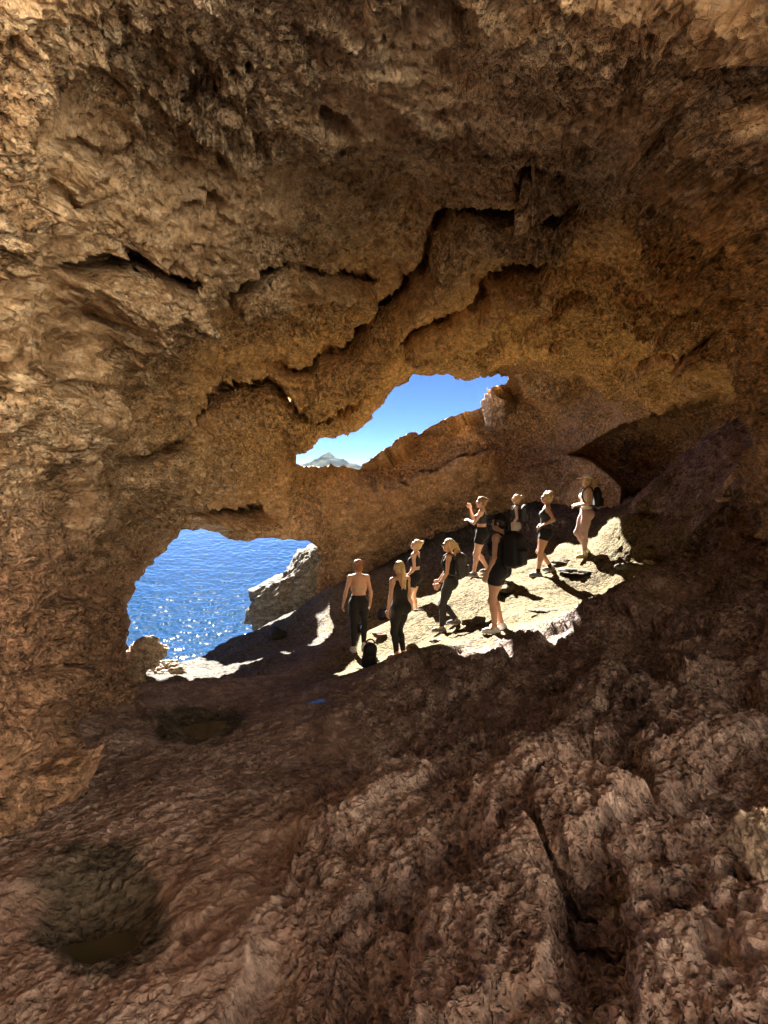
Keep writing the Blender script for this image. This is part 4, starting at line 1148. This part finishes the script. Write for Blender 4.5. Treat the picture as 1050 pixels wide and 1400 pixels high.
def make_backpack(P, label, mat, w=.15, dp=.095, ht=.235, zc=1.17):
    """worn on the back: rests on the person, so it is a thing of its own"""
    T, Rt, root = P['T'], P['Rt'], P['root']
    bot = T((0, -.22, zc - ht))
    bag = bpy.data.objects.new('backpack', None); col.objects.link(bag); bag.empty_display_size = .1
    M3 = rotm('z', math.degrees(root.rotation_euler[2]))
    bag.location = tuple(np.array(root.location) + M3 @ (bot * P['hscale'])); bag.rotation_euler = root.rotation_euler; bag.scale = root.scale
    tag(bag, label, 'backpack', 'backpacks worn by the hikers')
    c = T((0, -.215, zc))
    f_ = Field(c - .42, c + .42, .0095)
    f_.rbox(c, (w, dp, ht), .07, 0, rot=Rt); f_.ell(T((0, -.205, zc + ht * .78)), (w * .93, dp * 1.02, .10), .04, rot=Rt)
    f_.cone(T((-.03, -.16, zc + ht + .02)), T((.03, -.16, zc + ht + .02)), .011, .011, .01)
    f_.build('main_compartment', FB[mat], bag, bot)
    f_ = Field(c - .42, c + .42, .0095)
    f_.rbox(T((0, -.215 - dp, zc - ht * .36)), (w * .78, .045, ht * .50), .035, 0, rot=Rt); f_.build('front_pocket', FB[mat], bag, bot)
    f_ = Field(c - .45, c + .45, .0085)
    f_.cone(T((-w * .7, -.215 - dp * .9, zc + ht * .25)), T((w * .7, -.215 - dp * .9, zc + ht * .25)), .008, .008, 0)
    f_.build('zip', FB['charcoal'], bag, bot)
    for sx in (-1, 1):
        f_ = Field(T((0, -.02, 1.2)) - .36, T((0, -.02, 1.2)) + .36, .0085)
        path = [(sx * .085, -.125, zc + ht * .7), (sx * .095, -.08, 1.385), (sx * .098, -.01, 1.41), (sx * .10, .075, 1.36), (sx * .115, .118, 1.25), (sx * .140, .085, 1.12), (sx * .15, -.02, 1.04), (sx * .12, -.14, zc - ht * .75)]
        for a_, b_ in zip(path[:-1], path[1:]): f_.cone(T(a_), T(b_), .015, .015, .010)
        f_.build('strap', FB[mat], bag, bot)
    return bag

# ------------------------------------------------------------------ the nine hikers
A_ = dict
p1 = make_person(490, 889, 14.0, 4, 'woman seen from behind with auburn updo, bare back and long black leggings', 'tan', 'auburn', 'updo', feet=((-.085, -.01), (.095, .05)), foot_turn=(14, -10),
    arms={'L': ((-.225, -.03, 1.10), (-.275, .03, .87)), 'R': ((.215, -.03, 1.10), (.215, .06, .87))}, top=('halter', 'beige'), bottom=('leggings', 'black'), shoes='white_shoe', hscale=1.0)
p2 = make_person(545, 892, 13.3, 34, 'blonde woman with long ponytail in black open backed top and leggings beside the black bag', 'tan', 'blonde', 'pony_long', feet=((-.06, .02), (.05, -.03)), foot_turn=(20, 4),
    arms={'L': ((-.225, -.05, 1.10), (-.25, .0, .87)), 'R': ((.21, .03, 1.10), (.20, .15, .89))}, head=(-4, 0), top=('open_back', 'black'), bottom=('leggings', 'black'), shoes='rose_shoe', lean=3)
p3 = make_person(567, 853, 16.0, 72, 'woman with blonde bun looking down in black crop top and shorts behind the ridge', 'fair', 'blonde', 'bun', feet=((-.07, .03), (.07, -.02)), placed=False,
    arms={'L': ((-.20, -.04, 1.10), (-.17, .13, .90)), 'R': ((.2, .02, 1.1), (.16, .16, .92))}, head=(12, -22), top=('crop', 'black'), bottom=('shorts', 'black'), shoes='grey_shoe')
p4 = make_person(614, 854, 13.8, 78, 'blonde woman in sunglasses and dark leggings stepping forward with a grey backpack', 'tan', 'blonde', 'pony', feet=((-.07, .15), (.08, -.10)), foot_turn=(6, -4),
    arms={'L': ((-.21, .02, 1.09), (-.20, .16, .88)), 'R': ((.2, .06, 1.1), (.17, .2, .92))}, head=(4, -3), top=('tank', 'black'), bottom=('leggings', 'charcoal'), shoes='grey_shoe', extras=('sunglasses', 'watch_L'), lean=2, drop=.03)
p5 = make_person(660, 784, 16.4, 74, 'woman with one hand raised to her face, grey crop top and black shorts', 'fair', 'light_brown', 'bun_low', feet=((-.07, .17), (.08, -.10)), foot_turn=(6, -4),
    arms={'L': ((-.21, .12, 1.13), (-.05, .26, 1.16)), 'R': ((.20, .21, 1.19), (.10, .27, 1.46))}, head=(4, 2), top=('crop', 'charcoal'), bottom=('shorts', 'black'), shoes='grey_shoe')
p6 = make_person(680, 860, 10.7, 58, 'woman in black cap with dark ponytail, black shorts and large black backpack, nearest hiker', 'deep', 'dark', 'pony_long', feet=((-.075, .02), (.075, -.02)), foot_turn=(10, 0),
    arms={'L': ((-.235, -.03, 1.09), (-.265, .06, .86)), 'R': ((.22, .02, 1.1), (.22, .14, .88))}, head=(10, 0), top=('tank', 'black'), bottom=('shorts', 'black'), shoes='white_shoe', extras=('black_cap',), hscale=1.0)
p7 = make_person(704, 762, 19.7, 74, 'woman with blonde bun, charcoal top and pale grey leggings, farthest hiker', 'fair', 'blonde', 'bun_low', feet=((-.06, .04), (.06, -.03)),
    arms={'L': ((-.205, -.04, 1.10), (-.19, .10, .87)), 'R': ((.2, .02, 1.1), (.18, .14, .9))}, head=(0, -4), top=('tank', 'charcoal'), bottom=('leggings', 'light_grey'), shoes='grey_shoe', hscale=.99)
p8 = make_person(745, 784, 15.2, 82, 'woman with curly blonde hair, hand on hip and a jacket tied over black shorts', 'tan', 'blonde', 'curly', feet=((-.07, .15), (.09, -.12)), foot_turn=(10, 4),
    arms={'L': ((-.30, -.13, 1.13), (-.165, .06, 1.02)), 'R': ((.30, -.10, 1.13), (.17, .07, 1.02))}, head=(0, -3), top=('tank', 'charcoal'), bottom=('short_shorts', 'black'), shoes='grey_shoe', socks='black', extras=('sunglasses', 'tied_jacket'), lean=-2, drop=.012)
p9 = make_person(798, 758, 16.0, 88, 'woman in white cap, white tank top and pale pink leggings with hands joined', 'fair', 'blonde', 'pony', feet=((-.07, .04), (.07, -.03)), foot_turn=(14, 0),
    arms={'L': ((-.22, .0, 1.10), (-.045, .20, 1.04)), 'R': ((.22, .0, 1.10), (.045, .20, 1.06))}, head=(2, -2), top=('long_tank', 'white'), bottom=('leggings', 'pink'), shoes='yellow_shoe', socks='white', extras=('white_cap',), hscale=1.0)
make_backpack(p4, 'grey backpack on the blonde woman wearing sunglasses', 'pack_grey', .14, .085, .20, 1.16)
make_backpack(p6, 'large black backpack on the woman in the black cap', 'pack_black', .165, .12, .235, 1.16)
make_backpack(p7, 'small grey backpack on the woman in pale grey leggings', 'pack_grey', .13, .075, .19, 1.16)
make_backpack(p9, 'black backpack on the woman in the white cap', 'pack_black', .13, .07, .18, 1.17)
print('people', round(time.time() - T0, 1))
# ================================================================== LOOSE THINGS ON THE ROCK
def rock_mesh(name, loc, size, mat, seed, rough=.22, facets=9, n=34, rotz=0, label=None, cat='stone', group=None, sink=.25):
    r_ = np.random.default_rng(seed)
    th = np.linspace(0, math.pi, n); ph = np.linspace(0, 2 * math.pi, 2 * n, endpoint=False)
    T_, P_ = np.meshgrid(th, ph, indexing='ij')
    d = np.column_stack([(np.sin(T_) * np.cos(P_)).ravel(), (np.sin(T_) * np.sin(P_)).ravel(), np.cos(T_).ravel()])
    rr = np.ones(len(d))
    for _ in range(facets):           # flat broken faces
        nv = unit(r_.normal(0, 1, 3)); dist = r_.uniform(.55, .9)
        c = d @ nv; rr = np.minimum(rr, np.where(c > .05, dist / np.maximum(c, .05), 9))
    rr = rr * (1 + rough * fbm((d + seed).astype(f32), .8, 5, .55, seed) + .4 * rough * fbm((d + seed).astype(f32), .16, 3, .6, seed + 9))
    V = d * rr[:, None] * np.array(size) 
    i = np.arange(n * 2 * n).reshape(n, 2 * n); j = np.roll(i, -1, 1)
    Fq = np.stack([i[:-1], i[1:], j[1:], j[:-1]], -1).reshape(-1, 4)
    zlow = V[:, 2].min()
    V[:, 2] -= zlow
    o = link_mesh(name, V, Fq, [mat])
    o.location = (loc[0], loc[1], loc[2] - sink * size[2]); o.rotation_euler = (0, 0, rotz)
    tag(o, label, cat, group)
    return o

def stone_mat(name, c):
    lo = tuple(x * .6 for x in c); hi = tuple(min(1, x * 1.35) for x in c)
    return rock_material(name, c, hi, lo, [], bump=.5)
M_S1 = stone_mat('ochre_stone', (.15, .08, .035)); M_S2 = stone_mat('grey_stone', (.12, .105, .09)); M_S3 = stone_mat('cream_stone', (.125, .098, .056)); M_S4 = stone_mat('red_stone', (.13, .065, .045))
M_S5 = stone_mat('tan_boulder_stone', (.34, .26, .19))
gS = 'loose stones on the sunlit ledge'
for i, (x, y, D, sx, sz, m_, lab) in enumerate([
    (471, 889, 13.6, .10, .09, M_S1, 'small ochre stone left of the shoes of the bare backed woman'),
    (519, 872, 14.2, .17, .14, M_S4, 'reddish brown slab stone right of the bare backed woman'),
    (505, 883, 13.6, .12, .11, M_S1, 'ochre stone just above the black bag standing on the ledge'),
    (566, 893, 12.4, .12, .16, M_S1, 'ochre stone at the shadow edge right of the ponytailed woman'),
    (541, 921, 11.4, .15, .08, M_S1, 'flat ochre stone low on the ledge near the shadow edge'),
    (639, 853, 12.3, .15, .17, M_S1, 'orange stone left of the nearest hiker, beside a grey one'),
    (655, 852, 12.2, .17, .19, M_S2, 'grey block of stone behind the legs of the nearest hiker'),
    (690, 806, 13.6, .40, .22, M_S3, 'broad pale slab right of the nearest hiker'),
    (768, 770, 14.6, .30, .14, M_S3, 'pale stone right of the feet of the woman with hand on hip'),
    (824, 762, 15.2, .17, .13, M_S4, 'small red stone right of the woman in the white cap'),
    (786, 781, 13.9, .42, .14, M_S3, 'long low slab below the woman in the white cap'),
    (742, 835, 11.8, .28, .10, M_S3, 'flat cream slab in the lower right of the sunlit ledge'),
    (598, 872, 12.2, .20, .09, M_S3, 'flat cream stone below the woman stepping forward'),
    (852, 775, 13.9, .24, .17, M_S2, 'grey brown stone at the right end of the sunlit ledge'),
    (895, 768, 13.4, .30, .22, M_S3, 'cream boulder at the far right tip of the sunlit ledge')]):
    q = pick(x, y, D)
    rock_mesh('stone', q, (sx * .8, sx * .9, sz * .42), m_, 40 + i, label=lab, group=gS, rotz=i * 1.3, n=26, sink=.3)
gB = 'boulders at the foot of the left wall'
for i, (x, y, D, s, lab) in enumerate([(196, 903, 13.2, (.50, .5, .27), 'brown boulder at the left foot of the sea opening'),
                                       (231, 911, 14.0, (.34, .35, .16), 'smaller low boulder right of the brown one by the sea opening'),
                                       (160, 935, 11.2, (.36, .4, .30), 'reddish boulder tucked against the left wall')]):
    q = at(x, y + 12, D)
    rock_mesh('boulder', q, s, M_S5, 70 + i, label=lab, group=gB, cat='boulder', rotz=i, n=44, rough=.35)
q = pick(1040, 1215, 2.9)
rock_mesh('boulder', q, (.13, .14, .15), stone_mat('pale_crusted_stone', (.42, .35, .29)), 77, label='pale crusted boulder at the right edge of the foreground', cat='boulder', n=60, rough=.3)
q = at(674, 590, 23.0)
rock_mesh('pale_rock', q, (.34, .4, .60), stone_mat('whitish_flowstone', (.62, .47, .34)), 81, label='whitish rounded rock on the ridge at the right end of the sky opening', cat='rock', n=50, rough=.6, facets=16, sink=0)
q = pick(378, 868, 18.5, 3)
rock_mesh('stone', q, (.22, .2, .17), FB['black'], 83, label='dark square block lying on the grey slab by the sea', cat='stone', n=20, rough=.08)

# outcrop on the shore beyond the sea opening
f_ = Field(at(395, 830, 24.5) - [2.6, 2.6, 2.6], at(395, 830, 24.5) + [3.4, 3.2, 2.4], .06)
f_.ell(at(425, 800, 25.5), (1.15, 1.6, .95), .3); f_.ell(at(385, 822, 25.0), (.85, 1.2, .75), .3); f_.ell(at(362, 838, 25.0), (.55, .9, .55), .3); f_.ell(at(450, 775, 26.0), (1.2, 1.6, 1.0), .3); f_.ell(at(420, 850, 25.0), (1.6, 1.6, .8), .3)
V_, F_ = f_.mesh(); c0 = V_.mean(0)
dv = V_ - c0; dv /= np.linalg.norm(dv, axis=1, keepdims=True) + 1e-9
Vs = V_.astype(f32)
str_ = np.column_stack([Vs[:, 0] * .8 + Vs[:, 2] * .6, Vs[:, 1] * .5, (Vs[:, 2] * .8 - Vs[:, 0] * .6) * 2.2]).astype(f32)
V_ = V_ + dv * (.30 * fbm(str_, 1.1, 5, .55, 921) + .10 * (ridged(str_, .5, 3, .5, 931) - .6))[:, None]
o = link_mesh('coastal_rock', V_ - [c0[0], c0[1], V_[:, 2].min()], F_, [rock_material('coast_limestone', (.165, .145, .11), (.23, .21, .17), (.09, .075, .058), [], bump=.6, streak=(1, 1, 3))])
o.location = (c0[0], c0[1], V_[:, 2].min()); tag(o, 'grey coastal rock outcrop above the water beyond the sea opening', 'rock')

# bags put down on the rock
def ground_bag(x, y, D, w, d, hgt, label, rotz=0, tilt=0, lying=False):
    q = pick(x, y, D, 2)
    b = bpy.data.objects.new('bag', None); col.objects.link(b); b.empty_display_size = .1
    b.location = (q[0], q[1], q[2] - .02); b.rotation_euler = (R(tilt), R(tilt * .6), rotz)
    tag(b, label, 'bag')
    f = Field((-.4, -.4, -.02), (.4, .4, .6), .009)
    f.rbox((0, 0, hgt * .46), (w, d, hgt * .46), min(d, .09) * .95, 0); f.ell((0, 0, hgt * .80), (w * .80, d * .8, hgt * .2), .05); f.ell((0, .0, hgt * .22), (w * 1.08, d * 1.12, hgt * .25), .06)
    f.build('bag_body', FB['pack_black'], b)
    f = Field((-.4, -.4, 0), (.4, .4, .7), .008)
    f.rbox((0, -d * .95, hgt * .36), (w * .72, .035, hgt * .24), .03, 0); f.build('front_pocket', FB['pack_black'], b)
    f = Field((-.4, -.4, 0), (.4, .4, .8), .008)
    for k in range(8):
        a0, a1 = math.pi * k / 8, math.pi * (k + 1) / 8
        f.cone((.06 * math.cos(a0), .02, hgt * .97 + .055 * math.sin(a0)), (.06 * math.cos(a1), .02, hgt * .97 + .055 * math.sin(a1)), .011, .011, .004)
    f.build('handle', FB['charcoal'], b)
ground_bag(505, 914, 12.3, .095, .075, .36, 'black bag standing upright at the lower edge of the sunlit ledge', .3, 6)
ground_bag(526, 843, 15.6, .15, .09, .24, 'black bag lying in shade between the two women in leggings', .2, -8)
ground_bag(488, 862, 15.2, .075, .07, .20, 'small black bag behind the legs of the bare backed woman', .1, 3)

# pools of water left in the hollows
mW, ntW, bsW = new_mat('pool_water')
bsW.inputs['Base Color'].default_value = (.045, .042, .024, 1); bsW.inputs['Roughness'].default_value = .04; bsW.inputs['IOR'].default_value = 1.33
for x, y, rx, ry, lift, nm in ((275, 988, .42, .40, .05, 'pool'), (437, 967, .11, .12, .02, 'pool'), (150, 1290, .24, .22, .035, 'pool')):
    q = pick(x, y)
    m = (np.abs(FPm[:, 0] - q[0]) < rx) & (np.abs(FPm[:, 1] - q[1]) < ry)
    zl = np.percentile(FPm[m, 2], 6) + lift if m.any() else q[2]
    t = np.linspace(0, 2 * math.pi, 40, endpoint=False)
    k = 1 + .12 * np.sin(3 * t + x) + .07 * np.sin(5 * t)
    V = np.column_stack([np.cos(t) * rx * 1.15 * k, np.sin(t) * ry * 1.15 * k, 0 * t])
    o = link_mesh(nm, np.vstack([V, [[0, 0, 0]]]), [(i, (i + 1) % 40, 40) for i in range(40)], [mW])
    o.location = (q[0], q[1], zl); tag(o, 'shallow pool of still water in a hollow of the cave floor', 'pool', kind='structure')
print('things', round(time.time() - T0, 1))
# ================================================================== SEA
def build_sea():
    m, nt, bs = new_mat('sea_water')
    bs.inputs['Base Color'].default_value = (.006, .028, .062, 1)
    bs.inputs['Roughness'].default_value = .07
    bs.inputs['IOR'].default_value = 1.33; bs.inputs['Specular IOR Level'].default_value = .35
    # fine grid where the openings look onto the water, wide rings out to the horizon
    azs = np.concatenate([np.linspace(-180, -24, 60)[:-1], np.arange(-24, 6, .06), np.linspace(6, 180, 60)[1:]])
    dep = np.concatenate([np.arange(16, 3.4, -.045)])
    rs = -SEA / np.tan(np.radians(dep))
    rs = np.concatenate([np.linspace(2, rs[0] * .95, 8), rs, rs[-1] * np.array([1.06, 1.2, 1.5, 2, 3, 5, 9, 18, 30])])
    A, Rr = np.meshgrid(np.radians(azs), rs)
    x, y = (np.sin(A) * Rr).ravel(), (np.cos(A) * Rr).ravel()
    Pq = np.column_stack([x, y * .62 + .25 * x, np.zeros_like(x)]).astype(f32)
    h = fbm(Pq, 5.0, 2, .5, 701) * .06 + fbm(Pq, 1.6, 2, .5, 711) * .050 + fbm(Pq, .8, 2, .5, 721) * .058 + fbm(Pq, .4, 2, .5, 731) * .046
    fade = sstep(600, 200, Rr.ravel())
    V = np.column_stack([x, y, SEA + h * fade])
    o = link_mesh('sea', V, grid_faces(len(rs), len(azs))[:, ::-1].copy(), [m])
    tag(o, 'deep blue rippled sea with sun glitter', 'sea', kind='structure')
build_sea()

def build_hill():
    m, nt, bs = new_mat('hill_scrub')
    geo = nt.nodes.new('ShaderNodeNewGeometry')
    n1 = nd(nt, 'ShaderNodeTexNoise', Scale=.02, Detail=8.0, Roughness=.7); lk(nt, geo.outputs['Position'], n1.inputs['Vector'])
    lk(nt, ramp(nt, n1.outputs[0], [(.35, (.02, .03, .015)), (.5, (.045, .05, .03)), (.68, (.12, .105, .08))]), bs.inputs['Base Color'])
    bs.inputs['Roughness'].default_value = 1; bs.inputs['Specular IOR Level'].default_value = 0
    Dm = 2600.0
    c = at(447, 645, Dm)
    n = 90
    gx, gy = np.meshgrid(np.linspace(-1, 1, n), np.linspace(-1, 1, n))
    X_, Y_ = gx.ravel() * 220, gy.ravel() * 300
    prof = np.interp(X_, [-220, -100, -72, -45, -20, 0, 25, 50, 75, 120, 220], [0, 8, 24, 38, 52, 60, 50, 40, 26, 14, 0])
    Pq = np.column_stack([X_, Y_, 0 * X_]).astype(f32)
    h = prof * (1 - np.abs(gy.ravel()) ** 1.6) + 18 * fbm(Pq, 70, 6, .58, 801) * (1 - gy.ravel() ** 2) * (1 - gx.ravel() ** 2)
    V = np.column_stack([X_ + c[0], Y_ + c[1], SEA - 2 + h + 8])
    o = link_mesh('hills', V, grid_faces(n, n), [m])
    tag(o, 'distant scrub covered headland across the water', 'hill', kind='structure')
build_hill()

def build_haze():
    m = bpy.data.materials.new('sea_haze'); m.use_nodes = True; nt = m.node_tree
    nt.nodes.clear()
    out = nt.nodes.new('ShaderNodeOutputMaterial'); pv = nt.nodes.new('ShaderNodeVolumePrincipled')
    pv.inputs['Color'].default_value = (.62, .80, 1, 1); pv.inputs['Density'].default_value = HAZE; pv.inputs['Anisotropy'].default_value = 0
    nt.links.new(pv.outputs[0], out.inputs['Volume'])
    x0, x1, y0, y1, z0, z1 = -6000, 6000, -6000, 6000, SEA - 6, 75
    V = [(x, y, z) for z in (z0, z1) for y in (y0, y1) for x in (x0, x1)]
    o = link_mesh('haze', V, [(0, 2, 3, 1), (4, 5, 7, 6), (0, 1, 5, 4), (2, 6, 7, 3), (0, 4, 6, 2), (1, 3, 7, 5)], [m], False)
    tag(o, 'thin bluish sea haze', 'haze', kind='stuff')
HAZE = 4e-5
build_haze()

# ================================================================== LIGHT, SKY, CAMERA
SUN_AZ, SUN_EL = -13.0, 31.0          # left of straight ahead, degrees
w = bpy.data.worlds.new('World'); scene.world = w; w.use_nodes = True
wn = w.node_tree
sky = wn.nodes.new('ShaderNodeTexSky'); sky.sky_type = 'NISHITA'; sky.sun_disc = False
sky.sun_elevation = R(SUN_EL); sky.sun_rotation = R(SUN_AZ)
sky.air_density = .07; sky.dust_density = 0; sky.ozone_density = 9.0
wn.links.new(sky.outputs[0], wn.nodes['Background'].inputs[0])
wn.nodes['Background'].inputs[1].default_value = .05
L = bpy.data.lights.new('sun', 'SUN'); L.energy = 5.0; L.angle = R(.53); L.color = (1, .93, .82)
so = bpy.data.objects.new('sun', L); col.objects.link(so)
from mathutils import Vector
sd_ = Vector((math.sin(R(SUN_AZ)) * math.cos(R(SUN_EL)), math.cos(R(SUN_AZ)) * math.cos(R(SUN_EL)), math.sin(R(SUN_EL))))
so.rotation_euler = sd_.to_track_quat('Z', 'Y').to_euler()
so.location = (-20, 60, 45)

cam = bpy.data.cameras.new('camera'); co = bpy.data.objects.new('camera', cam); col.objects.link(co)
cam.sensor_fit = 'VERTICAL'; cam.sensor_height = 36; cam.lens = 36 * F / 1400
cam.clip_start = .05; cam.clip_end = 60000
co.location = (0, 0, 0); co.rotation_euler = (R(90 - PITCH), 0, 0)
scene.camera = co

scene.view_settings.view_transform = 'Standard'; scene.view_settings.look = 'None'
scene.view_settings.gamma = 1; scene.view_settings.use_curve_mapping = False
scene.view_settings.exposure = 3.5
cy = scene.cycles
cy.max_bounces = 10; cy.diffuse_bounces = 7; cy.glossy_bounces = 4; cy.transmission_bounces = 6; cy.volume_bounces = 0
cy.caustics_reflective = False; cy.caustics_refractive = False
cy.sample_clamp_indirect = 6
cy.use_denoising = True
print('done', round(time.time() - T0, 1))
